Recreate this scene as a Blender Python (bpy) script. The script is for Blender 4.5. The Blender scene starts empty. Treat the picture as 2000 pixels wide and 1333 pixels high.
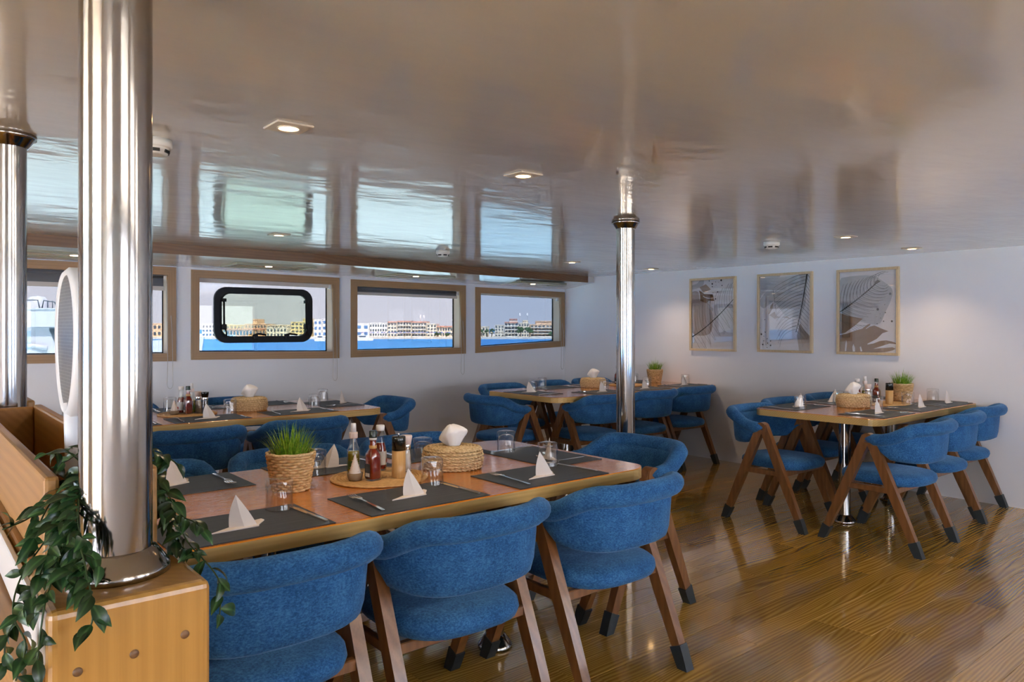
import bpy, bmesh, math, random
from mathutils import Vector, Matrix, Quaternion
R = math.radians
PI = math.pi
random.seed(7)
sc = bpy.context.scene
col = sc.collection

# ------------------------------------------------------------------ camera
CAM_H = 1.33
YAW = -39.6274
cd = bpy.data.cameras.new('camera')
cam = bpy.data.objects.new('camera', cd)
col.objects.link(cam)
cd.sensor_width = 36.0
cd.lens = 36.0 * 1449.14 / 2000.0
cd.shift_y = -26.5 / 2000.0
cd.clip_start = 0.05
cd.clip_end = 5000
cam.location = (0, 0, CAM_H)
cam.rotation_euler = (R(90), 0, R(YAW))
sc.camera = cam
# ------------------------------------------------------------------ view, sky, sun
sc.view_settings.view_transform = 'Standard'
sc.view_settings.look = 'None'
sc.view_settings.gamma = 1.0
sc.view_settings.use_curve_mapping = False
sc.view_settings.exposure = 1.8
sc.cycles.use_denoising = True
sc.cycles.transparent_max_bounces = 18
sc.cycles.max_bounces = 7
sc.cycles.diffuse_bounces = 3
sc.cycles.glossy_bounces = 3
sc.cycles.use_adaptive_sampling = True
sc.cycles.adaptive_threshold = 0.08
sc.cycles.adaptive_min_samples = 16
sc.cycles.caustics_reflective = False
sc.cycles.caustics_refractive = False
sc.cycles.sample_clamp_indirect = 6.0
SKY = 4.0
w = bpy.data.worlds.new('sky'); sc.world = w; w.use_nodes = True
nt = w.node_tree
bg = nt.nodes['Background']
tc = nt.nodes.new('ShaderNodeTexCoord')
sx = nt.nodes.new('ShaderNodeSeparateXYZ')
rp = nt.nodes.new('ShaderNodeValToRGB')
nt.links.new(tc.outputs['Generated'], sx.inputs[0])
nt.links.new(sx.outputs['Z'], rp.inputs[0])
nt.links.new(rp.outputs[0], bg.inputs['Color'])
e = rp.color_ramp.elements
e[0].position = 0.0; e[0].color = (0.84, 0.85, 0.93, 1)
e[1].position = 1.0; e[1].color = (0.42, 0.62, 0.95, 1)
m_ = rp.color_ramp.elements.new(0.35); m_.color = (0.66, 0.76, 0.96, 1)
bg.inputs['Strength'].default_value = SKY
sd = bpy.data.lights.new('sun', 'SUN'); sd.energy = 28.0; sd.angle = R(1.5); sd.color = (1, .93, .82)
sun = bpy.data.objects.new('sun', sd); col.objects.link(sun)
sun.rotation_euler = (R(32), 0, R(-25))

# ------------------------------------------------------------------ helpers
class MB:
    def __init__(s): s.v = []; s.f = []; s.m = []; s.sm = []
    def add(s, vs, fs, mi=0, smooth=False):
        o = len(s.v); s.v += [tuple(p) for p in vs]
        for f in fs:
            s.f.append(tuple(i + o for i in f)); s.m.append(mi); s.sm.append(smooth)
        return s
    def box(s, x0, x1, y0, y1, z0, z1, mi=0, M=None):
        vs = [Vector((x, y, z)) for z in (z0, z1) for y in (y0, y1) for x in (x0, x1)]
        if M is not None: vs = [M @ p for p in vs]
        return s.add(vs, [(0, 2, 3, 1), (4, 5, 7, 6), (0, 1, 5, 4), (2, 6, 7, 3), (0, 4, 6, 2), (1, 3, 7, 5)], mi)
    def bbox(s, x0, x1, y0, y1, z0, z1, b=.004, seg=1, mi=0, M=None):
        bm = bmesh.new(); bmesh.ops.create_cube(bm, size=1)
        for p in bm.verts:
            p.co = Vector(((x0 + x1) / 2 + p.co.x * (x1 - x0), (y0 + y1) / 2 + p.co.y * (y1 - y0), (z0 + z1) / 2 + p.co.z * (z1 - z0)))
        bmesh.ops.bevel(bm, geom=bm.edges[:], offset=b, segments=seg, profile=.5, affect='EDGES')
        bm.verts.index_update()
        vs = [(M @ p.co) if M is not None else p.co.copy() for p in bm.verts]
        fs = [[p.index for p in f.verts] for f in bm.faces]
        bm.free()
        return s.add(vs, fs, mi)
    def prism(s, poly, z0, z1, mi=0, M=None):
        n = len(poly)
        vs = [Vector((p[0], p[1], z0)) for p in poly] + [Vector((p[0], p[1], z1)) for p in poly]
        if M is not None: vs = [M @ p for p in vs]
        fs = [tuple(reversed(range(n))), tuple(range(n, 2 * n))] + [(i, (i + 1) % n, n + (i + 1) % n, n + i) for i in range(n)]
        return s.add(vs, fs, mi)
    def lathe(s, prof, n=24, c=(0, 0, 0), mi=0, smooth=True, closed=False):
        vs = []; fs = []
        for r, z in prof:
            for k in range(n):
                a = 2 * PI * k / n
                vs.append((c[0] + r * math.cos(a), c[1] + r * math.sin(a), c[2] + z))
        m = len(prof)
        for i in range(m if closed else m - 1):
            for k in range(n):
                a, b = i * n + k, i * n + (k + 1) % n
                j = ((i + 1) % m) * n
                fs.append((a, b, j + (k + 1) % n, j + k))
        return s.add(vs, fs, mi, smooth)
    def tube(s, pts, r, n=8, mi=0, closed=False, caps=True, smooth=True, flat=1.0):
        pts = [Vector(p) for p in pts]; m = len(pts)
        vs = []; fs = []; up = None
        for i, p in enumerate(pts):
            if closed: t = pts[(i + 1) % m] - pts[i - 1]
            else: t = pts[min(i + 1, m - 1)] - pts[max(i - 1, 0)]
            t.normalize()
            if up is None:
                up = Vector((0, 0, 1)) if abs(t.z) < .9 else Vector((1, 0, 0))
            a = t.cross(up).normalized(); b = a.cross(t).normalized()
            if not closed or abs(t.z) > .9: up = b
            rr = r(i / (m - 1 if not closed else m)) if callable(r) else r
            for k in range(n):
                q = 2 * PI * k / n
                vs.append(p + a * rr * math.cos(q) + b * rr * flat * math.sin(q))
        for i in range(m if closed else m - 1):
            for k in range(n):
                j = ((i + 1) % m) * n
                fs.append((i * n + k, i * n + (k + 1) % n, j + (k + 1) % n, j + k))
        if caps and not closed:
            fs.append(tuple(reversed(range(n)))); fs.append(tuple(range((m - 1) * n, m * n)))
        return s.add(vs, fs, mi, smooth)
    def grid(s, P, mi=0, smooth=True, cu=False, cv=False):
        nu = len(P); nv = len(P[0])
        vs = [q for row in P for q in row]; fs = []
        for i in range(nu if cu else nu - 1):
            for j in range(nv if cv else nv - 1):
                i2 = (i + 1) % nu; j2 = (j + 1) % nv
                fs.append((i * nv + j, i2 * nv + j, i2 * nv + j2, i * nv + j2))
        return s.add(vs, fs, mi, smooth)
    def mesh(s, name, mats):
        me = bpy.data.meshes.new(name)
        me.from_pydata(s.v, [], s.f)
        for mm in (mats if isinstance(mats, (list, tuple)) else [mats]): me.materials.append(mm)
        me.polygons.foreach_set('material_index', s.m)
        me.polygons.foreach_set('use_smooth', s.sm)
        bm = bmesh.new(); bm.from_mesh(me)
        bmesh.ops.recalc_face_normals(bm, faces=bm.faces[:]); bm.to_mesh(me); bm.free()
        me.update()
        return me
    def build(s, name, mats, parent=None):
        return obj(name, s.mesh(name, mats), parent)

def obj(name, me, parent=None, loc=None):
    o = bpy.data.objects.new(name, me); col.objects.link(o)
    if parent is not None: o.parent = parent
    if loc is not None: o.location = loc
    return o
def tag(o, label=None, cat=None, group=None, kind=None):
    if label: o['label'] = label
    if cat: o['category'] = cat
    if group: o['group'] = group
    if kind: o['kind'] = kind
    return o
def empty(name, loc=(0, 0, 0), rz=0.0):
    o = bpy.data.objects.new(name, None); col.objects.link(o)
    o.location = loc; o.rotation_euler = (0, 0, rz); o.empty_display_size = .1
    return o
KIDS = {}
def kids(o): return [c for c in o.children]
def copy_tree(o, parent=None):
    c = o.copy(); col.objects.link(c)
    c.parent = parent
    for ch in kids(o): copy_tree(ch, c)
    return c
used = set()
def place(proto, loc, rz, label, cat=None, group=None, scale=1.0):
    """first use moves the prototype itself, afterwards a copy of its whole tree"""
    if proto.name in used: o = copy_tree(proto)
    else: o = proto; used.add(proto.name)
    o.location = loc; o.rotation_euler = (0, 0, rz); o.scale = (scale,) * 3
    return tag(o, label, cat, group)

# ------------------------------------------------------------------ materials
def nodes(name):
    m = bpy.data.materials.new(name); m.use_nodes = True
    return m, m.node_tree, m.node_tree.nodes['Principled BSDF']
def plain(name, c, rough=.5, metal=0.0, coat=0.0, sheen=0.0, emit=None, es=0.0, spec=None):
    m, t, b = nodes(name)
    b.inputs['Base Color'].default_value = (*c, 1); b.inputs['Roughness'].default_value = rough
    b.inputs['Metallic'].default_value = metal; b.inputs['Coat Weight'].default_value = coat
    b.inputs['Sheen Weight'].default_value = sheen
    if spec is not None: b.inputs['Specular IOR Level'].default_value = spec
    if emit:
        b.inputs['Emission Color'].default_value = (*emit, 1); b.inputs['Emission Strength'].default_value = es
    return m
def N(t, typ, **kw):
    n = t.nodes.new(typ)
    for k, v in kw.items(): setattr(n, k, v)
    return n
def math_(t, op, a, b=None):
    n = N(t, 'ShaderNodeMath', operation=op)
    for i, q in enumerate((a, b)):
        if q is None: continue
        if isinstance(q, (int, float)): n.inputs[i].default_value = q
        else: t.links.new(q, n.inputs[i])
    return n.outputs[0]
def ramp(t, fac, stops):
    n = N(t, 'ShaderNodeValToRGB'); el = n.color_ramp.elements
    while len(el) < len(stops): el.new(.5)
    for q, (p, c) in zip(el, stops): q.position = p; q.color = (*c, 1)
    t.links.new(fac, n.inputs[0]); return n.outputs[0]
def bump(t, b, h, strength=.2, dist=.01):
    n = N(t, 'ShaderNodeBump'); n.inputs['Strength'].default_value = strength; n.inputs['Distance'].default_value = dist
    t.links.new(h, n.inputs['Height']); t.links.new(n.outputs[0], b.inputs['Normal']); return n
def mapping(t, src, scale=(1, 1, 1), rot=(0, 0, 0)):
    n = N(t, 'ShaderNodeMapping'); n.inputs['Scale'].default_value = scale; n.inputs['Rotation'].default_value = rot
    t.links.new(src, n.inputs[0]); return n.outputs[0]
def noise(t, vec, scale, detail=3, rough=.5):
    n = N(t, 'ShaderNodeTexNoise'); n.inputs['Scale'].default_value = scale; n.inputs['Detail'].default_value = detail
    n.inputs['Roughness'].default_value = rough
    if vec is not None: t.links.new(vec, n.inputs['Vector'])
    return n.outputs['Fac']
def wood(name, dark, light, axis=0, freq=60.0, warp=5.0, rough=.4, coat=0.0, world=False, gb=.05, stretch=12.0, rnd=.25, sw=.12):
    """grain lines along one axis: sine of (cross distance + stretched noise)"""
    m, t, b = nodes(name)
    if world:
        src = N(t, 'ShaderNodeNewGeometry').outputs['Position']
    else:
        src = N(t, 'ShaderNodeTexCoord').outputs['Object']
    oi = N(t, 'ShaderNodeObjectInfo')
    va = N(t, 'ShaderNodeVectorMath', operation='SCALE'); 
    cmb = N(t, 'ShaderNodeCombineXYZ')
    for i in range(3): t.links.new(oi.outputs['Random'], cmb.inputs[i])
    t.links.new(cmb.outputs[0], va.inputs[0]); va.inputs['Scale'].default_value = 37.0
    ad = N(t, 'ShaderNodeVectorMath', operation='ADD'); t.links.new(src, ad.inputs[0]); t.links.new(va.outputs[0], ad.inputs[1])
    s = [stretch] * 3; s[axis] = 1.0
    mp = mapping(t, ad.outputs[0], tuple(s))
    nz = noise(t, mp, .9, 2.0)
    sp = N(t, 'ShaderNodeSeparateXYZ'); t.links.new(ad.outputs[0], sp.inputs[0])
    oth = [i for i in range(3) if i != axis]
    lin = math_(t, 'ADD', sp.outputs[oth[0]], sp.outputs[oth[1]])
    ph = math_(t, 'ADD', math_(t, 'MULTIPLY', lin, freq), math_(t, 'MULTIPLY', nz, warp))
    sn = math_(t, 'SINE', math_(t, 'MULTIPLY', ph, 6.283))
    s2 = [260.0] * 3; s2[axis] = 5.0
    fine = noise(t, mapping(t, ad.outputs[0], tuple(s2)), 1.0, 3)
    g = math_(t, 'ADD', math_(t, 'MULTIPLY', sn, sw), math_(t, 'ADD', .30, math_(t, 'MULTIPLY', fine, .4)))
    mid = tuple((a + c) / 2 for a, c in zip(dark, light))
    c = ramp(t, g, [(.12, dark), (.5, mid), (.85, light)])
    hs = N(t, 'ShaderNodeHueSaturation')
    t.links.new(c, hs.inputs['Color'])
    t.links.new(math_(t, 'ADD', 1 - rnd / 2, math_(t, 'MULTIPLY', oi.outputs['Random'], rnd)), hs.inputs['Value'])
    t.links.new(hs.outputs[0], b.inputs['Base Color'])
    b.inputs['Roughness'].default_value = rough; b.inputs['Coat Weight'].default_value = coat
    b.inputs['Coat Roughness'].default_value = .06
    if gb: bump(t, b, g, gb, .002)
    return m
def thin_glass(name, tint=(1, 1, 1), ior=1.5, rough=0.0, boost=1.0, pw=5.0):
    m = bpy.data.materials.new(name); m.use_nodes = True; t = m.node_tree
    t.nodes.remove(t.nodes['Principled BSDF'])
    out = t.nodes['Material Output']
    tr = N(t, 'ShaderNodeBsdfTransparent'); tr.inputs[0].default_value = (*tint, 1)
    gl = N(t, 'ShaderNodeBsdfGlossy'); gl.inputs['Roughness'].default_value = rough
    lw = N(t, 'ShaderNodeLayerWeight'); lw.inputs['Blend'].default_value = .5      # Schlick reflectance, the same from both sides of the sheet
    f0 = ((ior - 1) / (ior + 1)) ** 2 * boost
    fr = math_(t, 'ADD', f0, math_(t, 'MULTIPLY', math_(t, 'POWER', lw.outputs['Facing'], pw), 1 - f0))
    mx = N(t, 'ShaderNodeMixShader')
    t.links.new(fr, mx.inputs[0])
    t.links.new(tr.outputs[0], mx.inputs[1]); t.links.new(gl.outputs[0], mx.inputs[2])
    t.links.new(mx.outputs[0], out.inputs['Surface'])
    return m

M = {}
# painted walls
def paint(name, c, rough=.45):
    m, t, b = nodes(name)
    src = N(t, 'ShaderNodeTexCoord').outputs['Object']
    n = noise(t, src, 1.2, 2)
    t.links.new(ramp(t, n, [(.3, tuple(q * .96 for q in c)), (.7, c)]), b.inputs['Base Color'])
    b.inputs['Roughness'].default_value = rough
    bump(t, b, noise(t, src, 5.0, 3), .08, .01)
    return m
M['wall'] = paint('white_wall_paint', (.85, .855, .89))
M['white'] = plain('white_plastic', (.78, .77, .76), .35)
M['detector'] = plain('detector_plastic', (.70, .69, .66), .4)
M['black'] = plain('black_rubber', (.003, .003, .0035), .5, spec=.25)
M['blackgloss'] = plain('black_gloss', (.008, .010, .009), .12)
M['dark'] = plain('dark_gap', (.01, .01, .01), .6)
def ceiling_mat():
    m, t, b = nodes('glossy_ceiling_lacquer')
    src = N(t, 'ShaderNodeNewGeometry').outputs['Position']
    n = noise(t, src, .9, 2)
    t.links.new(ramp(t, n, [(.3, (.545, .535, .53)), (.7, (.585, .575, .57))]), b.inputs['Base Color'])
    b.inputs['Roughness'].default_value = .36
    b.inputs['Specular IOR Level'].default_value = .75
    b.inputs['Coat Weight'].default_value = 1; b.inputs['Coat Roughness'].default_value = .09; b.inputs['Coat IOR'].default_value = 1.8
    a = noise(t, mapping(t, src, (1.0, 2.2, 1), (0, 0, R(8))), 1.6, 3, .55)
    f = noise(t, mapping(t, src, (4.0, 9.0, 1), (0, 0, R(-12))), 2.2, 3, .6)
    h = math_(t, 'ADD', a, math_(t, 'MULTIPLY', f, .10))
    n1 = bump(t, b, h, .26, .022)
    t.links.new(n1.outputs[0], b.inputs['Coat Normal'])
    return m
M['ceiling'] = ceiling_mat()
M['floor'] = wood('varnished_pine', (.31, .140, .014), (.68, .40, .080), axis=0, freq=58, warp=8, rough=.13, coat=.75, world=True, gb=.02, stretch=7.0, rnd=.36, sw=.25)
M['frame_oak'] = wood('window_oak', (.33, .19, .085), (.46, .28, .13), axis=0, freq=45, warp=2, rough=.4, stretch=9, rnd=.06)
M['frame_oak_v'] = wood('window_oak_upright', (.33, .19, .085), (.46, .28, .13), axis=2, freq=45, warp=2, rough=.4, stretch=9, rnd=.06)
M['beam'] = wood('dark_oak_beam', (.13, .065, .030), (.24, .13, .06), axis=0, freq=40, warp=3, rough=.4, rnd=0)
M['maple'] = wood('pale_maple', (.62, .50, .36), (.72, .60, .45), axis=2, freq=30, warp=3, rough=.4, rnd=.05)
M['pine_frame'] = wood('pale_pine_frame', (.62, .47, .27), (.74, .58, .36), axis=2, freq=30, warp=3, rough=.45, rnd=.05)
M['chair_wood'] = wood('walnut_legs', (.13, .050, .014), (.27, .115, .038), axis=2, freq=26, warp=3, rough=.32, coat=.25, stretch=8, rnd=.12)
M['table_edge'] = wood('oak_table_edge', (.58, .35, .10), (.78, .53, .19), axis=0, freq=60, warp=2, rough=.3, coat=.3, rnd=.05)
M['planter'] = wood('honey_oak', (.37, .18, .036), (.54, .285, .068), axis=2, freq=40, warp=2.5, rough=.32, coat=.3, rnd=.05)
M['planter_x'] = wood('honey_oak_boards', (.29, .135, .030), (.45, .225, .058), axis=1, freq=40, warp=2.5, rough=.45, coat=.08, rnd=.08)
def tabletop():
    m = wood('lacquered_table_top', (.56, .17, .010), (.82, .31, .028), axis=0, freq=30, warp=4, rough=.10, coat=1.0, rnd=.03, gb=0)
    t = m.node_tree; b = t.nodes['Principled BSDF']
    src = N(t, 'ShaderNodeTexCoord').outputs['Object']
    h = noise(t, mapping(t, src, (7, 85, 1)), 1.3, 4, .65)
    n1 = bump(t, b, h, .5, .0045)
    t.links.new(n1.outputs[0], b.inputs['Coat Normal'])
    return m
M['table_top'] = tabletop()
def velvet():
    m, t, b = nodes('blue_velvet')
    src = N(t, 'ShaderNodeTexCoord').outputs['Object']
    n = noise(t, mapping(t, src, (1, 1, 1.6)), 130, 4, .7)
    n2 = noise(t, src, 14, 3, .6)
    g = math_(t, 'ADD', math_(t, 'MULTIPLY', n, .7), math_(t, 'MULTIPLY', n2, .3))
    t.links.new(ramp(t, g, [(.38, (.014, .070, .19)), (.5, (.027, .122, .31)), (.64, (.062, .21, .45))]), b.inputs['Base Color'])
    b.inputs['Roughness'].default_value = .85
    b.inputs['Sheen Weight'].default_value = .35; b.inputs['Sheen Roughness'].default_value = .4
    b.inputs['Sheen Tint'].default_value = (.35, .6, 1, 1)
    b.inputs['Specular IOR Level'].default_value = .2
    bump(t, b, n, .15, .002)
    return m
M['velvet'] = velvet()
def steel(name='brushed_steel', rough=.12):
    m, t, b = nodes(name)
    b.inputs['Base Color'].default_value = (.74, .73, .71, 1); b.inputs['Metallic'].default_value = 1
    b.inputs['Roughness'].default_value = rough
    src = N(t, 'ShaderNodeTexCoord').outputs['Object']
    bump(t, b, noise(t, mapping(t, src, (14, 14, .5)), 3, 2), .05, .004)
    return m
M['steel'] = steel()
M['steel'].node_tree.nodes['Principled BSDF'].inputs['Base Color'].default_value = (.40, .385, .37, 1)
M['cutlery'] = plain('polished_cutlery', (.80, .79, .77), .12, 1.0)
M['sock'] = plain('dark_rubber_leg_sock', (.022, .030, .034), .45)
def mat_weave(name, c1, c2, sc_=260):
    m, t, b = nodes(name)
    src = N(t, 'ShaderNodeTexCoord').outputs['Object']
    ch = N(t, 'ShaderNodeTexWave', wave_type='BANDS', bands_direction='X'); ch.inputs['Scale'].default_value = sc_ / 2.0
    ch2 = N(t, 'ShaderNodeTexWave', wave_type='BANDS', bands_direction='Y'); ch2.inputs['Scale'].default_value = sc_ / 3.5
    t.links.new(src, ch.inputs['Vector']); t.links.new(src, ch2.inputs['Vector'])
    g = math_(t, 'MULTIPLY', ch.outputs['Fac'], ch2.outputs['Fac'])
    st = noise(t, mapping(t, src, (3, 60, 1)), 1.0, 2)
    g2 = math_(t, 'ADD', math_(t, 'MULTIPLY', g, .6), math_(t, 'MULTIPLY', st, .5))
    t.links.new(ramp(t, g2, [(.15, c1), (.7, c2)]), b.inputs['Base Color'])
    b.inputs['Roughness'].default_value = .5
    bump(t, b, g, .4, .002)
    return m
M['placemat'] = mat_weave('woven_grey_placemat', (.018, .026, .036), (.085, .105, .128))
def straw(name, a, c, s=90):
    m, t, b = nodes(name)
    src = N(t, 'ShaderNodeTexCoord').outputs['Object']
    n = noise(t, mapping(t, src, (1, 1, 2)), s, 3, .6)
    t.links.new(ramp(t, n, [(.32, a), (.66, c)]), b.inputs['Base Color'])
    b.inputs['Roughness'].default_value = .6
    bump(t, b, noise(t, src, s * 3, 2), .3, .002)
    return m
M['straw'] = straw('seagrass_rope', (.42, .27, .11), (.80, .62, .36))
M['pot_weave'] = straw('water_hyacinth_weave', (.44, .26, .09), (.78, .55, .28), 40)
M['trivet'] = straw('straw_trivet', (.50, .28, .10), (.68, .43, .18), 60)
def blade():
    m, t, b = nodes('grass_blades')
    src = N(t, 'ShaderNodeTexCoord').outputs['Object']
    sp = N(t, 'ShaderNodeSeparateXYZ'); t.links.new(src, sp.inputs[0])
    n = noise(t, src, 60, 2)
    t.links.new(ramp(t, n, [(.3, (.05, .16, .010)), (.5, (.18, .38, .020)), (.75, (.42, .58, .07))]), b.inputs['Base Color'])
    b.inputs['Roughness'].default_value = .4
    return m
M['grass'] = blade()
def leafm():
    m, t, b = nodes('dark_green_leaf')
    oi = N(t, 'ShaderNodeObjectInfo')
    src = N(t, 'ShaderNodeTexCoord').outputs['Object']
    sp = N(t, 'ShaderNodeSeparateXYZ'); t.links.new(src, sp.inputs[0])
    ax = math_(t, 'ABSOLUTE', math_(t, 'MULTIPLY', sp.outputs['Y'], 60))
    c1 = ramp(t, ax, [(.0, (.06, .14, .04)), (.16, (.013, .055, .014)), (.8, (.008, .034, .010))])
    hs = N(t, 'ShaderNodeHueSaturation'); t.links.new(c1, hs.inputs['Color'])
    t.links.new(math_(t, 'ADD', .5, math_(t, 'MULTIPLY', oi.outputs['Random'], .9)), hs.inputs['Value'])
    t.links.new(hs.outputs[0], b.inputs['Base Color'])
    b.inputs['Roughness'].default_value = .3
    return m
M['leaf'] = leafm()
M['stem'] = plain('leaf_stem', (.03, .06, .015), .5)
M['napkin'] = plain('paper_napkin', (.80, .72, .66), .8)
M['tissue'] = plain('tissue_paper', (.86, .85, .85), .9)
M['clay'] = plain('clay_bowl', (.24, .165, .09), .6)
M['glass'] = thin_glass('tumbler_glass', (.975, .98, .98), 1.5, 0, 1.5, 3.0)
M['bottle_glass'] = thin_glass('bottle_glass', (.93, .95, .93), 1.5, 0, 1.8, 3.2)
M['hot'] = plain('red_chilli_sauce', (.22, .016, .004), .12, coat=.5)
M['ketch'] = plain('tomato_sauce', (.20, .012, .008), .14, coat=.5)
M['oil'] = plain('olive_oil', (.22, .18, .012), .1, coat=.4)
M['herb'] = plain('green_herbs', (.05, .10, .01), .4)
M['salt'] = plain('salt_grains', (.75, .70, .68), .8)
M['pepper'] = plain('peppercorns', (.035, .028, .022), .7)
M['darkcap'] = plain('dark_green_cap', (.008, .022, .018), .25)
M['pinkcap'] = plain('pale_plastic_cap', (.78, .66, .62), .4)
M['mill_wood'] = wood('bamboo_mill', (.48, .26, .085), (.66, .41, .16), axis=2, freq=120, warp=2, rough=.35, rnd=0)
M['label_dark'] = plain('dark_label', (.03, .03, .03), .4)
M['label_white'] = plain('white_label', (.62, .60, .56), .5)
M['label_red'] = plain('red_print', (.35, .05, .03), .5)
M['toothpick'] = plain('toothpick_wood', (.70, .52, .34), .6)
M['lamp'] = plain('warm_lamp_lens', (.9, .7, .5), .4, emit=(1.0, .60, .26), es=7.0)
M['lamp_small'] = plain('small_lamp_lens', (.9, .7, .5), .4, emit=(1.0, .72, .42), es=3.0)
M['trimplate'] = plain('downlight_plate', (.62, .55, .47), .35)
M['panel_trim'] = plain('hatch_moulding', (.34, .33, .24), .35)
M['panel'] = plain('soffit_hatch_board', (.50, .42, .28), .25, coat=.4)
M['blind'] = mat_weave('grey_roller_blind', (.085, .092, .105), (.12, .13, .145), 400)
M['blind_rail'] = plain('blind_bottom_rail', (.58, .54, .49), .4)
M['cord'] = plain('bead_cord', (.55, .53, .50), .5)
M['pane'] = thin_glass('view_dimming_glass', (.240, .240, .246), 1.5, 0, 1.0)  # tint added to dim the bright view, standing in for exposure
M['pane_dim_sky'] = thin_glass('dim_sky_glass', (.182, .200, .224), 1.5, 0, 1.0)  # deeper tint stands in for a dimmer sky behind the corner window
M['pane_light'] = thin_glass('lightly_tinted_glass', (.85, .85, .85), 1.5, 0, 1.0)
M['pane_green'] = thin_glass('green_tinted_hatch_glass', (.78, .86, .72), 1.45, 0, .5)
M['pic_glass'] = thin_glass('picture_glass', (.97, .97, .97), 1.55, 0, 1.9)
M['paper'] = plain('print_paper', (.86, .85, .88), .7)
M['ink_black'] = plain('print_black', (.014, .018, .020), .7)
M['ink_grey'] = plain('print_grey', (.55, .57, .60), .7)
M['ink_brown'] = plain('print_brown', (.25, .145, .075), .7)
M['ink_tan'] = plain('print_tan', (.42, .33, .27), .7)
M['ink_taupe'] = plain('print_taupe', (.48, .40, .37), .7)
M['racket'] = plain('white_racket_plastic', (.72, .72, .73), .35)
def meshm():
    m, t, b = nodes('racket_mesh')
    src = N(t, 'ShaderNodeTexCoord').outputs['Object']
    br = N(t, 'ShaderNodeTexBrick'); br.inputs['Scale'].default_value = 70; br.offset = 0.0
    br.inputs['Color1'].default_value = (.05, .053, .053, 1); br.inputs['Color2'].default_value = (.10, .105, .105, 1)
    br.inputs['Mortar'].default_value = (.22, .22, .215, 1); br.inputs['Mortar Size'].default_value = .06
    br.inputs['Row Height'].default_value = .4
    t.links.new(mapping(t, src, (1, 1, 1), (0, R(90), 0)), br.inputs['Vector'])
    t.links.new(br.outputs['Color'], b.inputs['Base Color'])
    b.inputs['Metallic'].default_value = .7; b.inputs['Roughness'].default_value = .3
    return m
M['racket_mesh'] = meshm()

# ------------------------------------------------------------------ room dimensions
XR, YW, ZC = 6.35, 6.65, 1.93          # art wall, window wall, ceiling
XA, YS = -4.2, -2.1                    # aft wall and starboard wall behind the camera
WT = .16

# floor: a sub floor with planks laid over the part in view
o = MB().box(XA, XR + .1, YS, YW + WT, -.10, -.012).box(XA, XR, YS, .35, -.012, 0).box(XA, .20, .35, YW, -.012, 0).build('floor', M['floor'])
tag(o, 'glossy varnished pine plank floor', kind='structure')
floor = o
PLW = .125
y = .35; row = 0
rng = random.Random(3)
while y < YW - .01:
    y1 = min(y + PLW, YW)
    x = .20; first = True
    while x < XR - .05:
        L = rng.uniform(1.1, 2.4) if not first else rng.uniform(.4, 2.0)
        first = False
        x1 = min(x + L, XR)
        if XR - x1 < .3: x1 = XR
        g = .0006
        me = MB().bbox(x + g, x1 - g, y + g, y1 - g, -.012, 0, b=.0007).mesh('plank', M['floor'])
        obj('plank', me, floor)
        x = x1
    y = y1; row += 1

# window wall with rectangular openings
WINS = [  # outer frame: x0, x1, top left z, top right z, bottom left z, bottom right z
    (-1.09, .295, 1.850, 1.846, 1.075, 1.062),
    (.425, 1.812, 1.845, 1.838, 1.060, 1.045),
    (1.935, 3.312, 1.826, 1.814, 1.052, 1.031),
    (3.440, 4.832, 1.805, 1.794, 1.034, 1.041),
    (4.972, 6.338, 1.782, 1.766, 1.044, 1.095)]
FW = .066
b = MB()
xs = XA
for (x0, x1, a, c, d, f) in WINS:
    zlo = max(d, f) + .010; zhi = min(a, c) - .012
    b.box(xs, x0 + .03, YW, YW + WT, -.1, ZC + .06)
    b.box(x0 + .03, x1 - .03, YW, YW + WT, -.1, zlo)
    b.box(x0 + .03, x1 - .03, YW, YW + WT, zhi, ZC + .06)
    xs = x1 - .03
b.box(xs, XR + .1, YW, YW + WT, -.1, ZC + .06)
tag(b.build('wall_left', M['wall']), kind='structure')
tag(MB().box(XR, XR + .1, YS, YW, -.1, ZC + .06).build('wall_right', M['wall']), kind='structure')
# starboard wall behind the camera: five wide windows
b = MB(); xs = XA
SB = [(-2.6, -1.2), (.4, 1.9), (2.4, 3.9), (4.4, 5.9)]
for x0, x1 in SB:
    b.box(xs, x0, YS - .12, YS, -.1, ZC + .06); b.box(x0, x1, YS - .12, YS, -.1, .80); b.box(x0, x1, YS - .12, YS, 1.84, ZC + .06)
    xs = x1
b.box(xs, XR + .1, YS - .12, YS, -.1, ZC + .06)
tag(b.build('wall_rear', M['wall']), kind='structure')
for k, (x0, x1) in enumerate(SB):
    wr = empty('window_%d' % (k + 11), ((x0 + x1) / 2, YS - .06, 1.32)); tag(wr, kind='structure'); hx = (x1 - x0) / 2
    MB().add([(-hx, 0, -.52), (hx, 0, -.52), (hx, 0, .52), (-hx, 0, .52)], [(0, 1, 2, 3)]).build('pane', M['pane_light'], wr)
    for (a0, a1, c0, c1) in ((-hx, hx, -.52, -.46), (-hx, hx, .46, .52), (-hx, -hx + .06, -.46, .46), (hx - .06, hx, -.46, .46)):
        MB().box(a0, a1, -.03, .08, c0, c1).build('frame_board', M['frame_oak'], wr)
# aft wall with two wide open doorways
b = MB()
DO = [(-1.6, 1.0), (2.5, 4.7)]
ys = YS
for y0, y1 in DO:
    b.box(XA - .12, XA, ys, y0, -.1, ZC + .06); b.box(XA - .12, XA, y0, y1, 1.86, ZC + .06); ys = y1
b.box(XA - .12, XA, ys, YW + WT, -.1, ZC + .06)
tag(b.build('wall_back', M['wall']), kind='structure')
tag(MB().box(XA - 1.2, XR + .1, YS - 1.25, YW + WT, ZC, ZC + .06).build('ceiling', M['ceiling']), kind='structure')  # slab runs past the outer walls: overhang added to keep sun out
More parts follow.
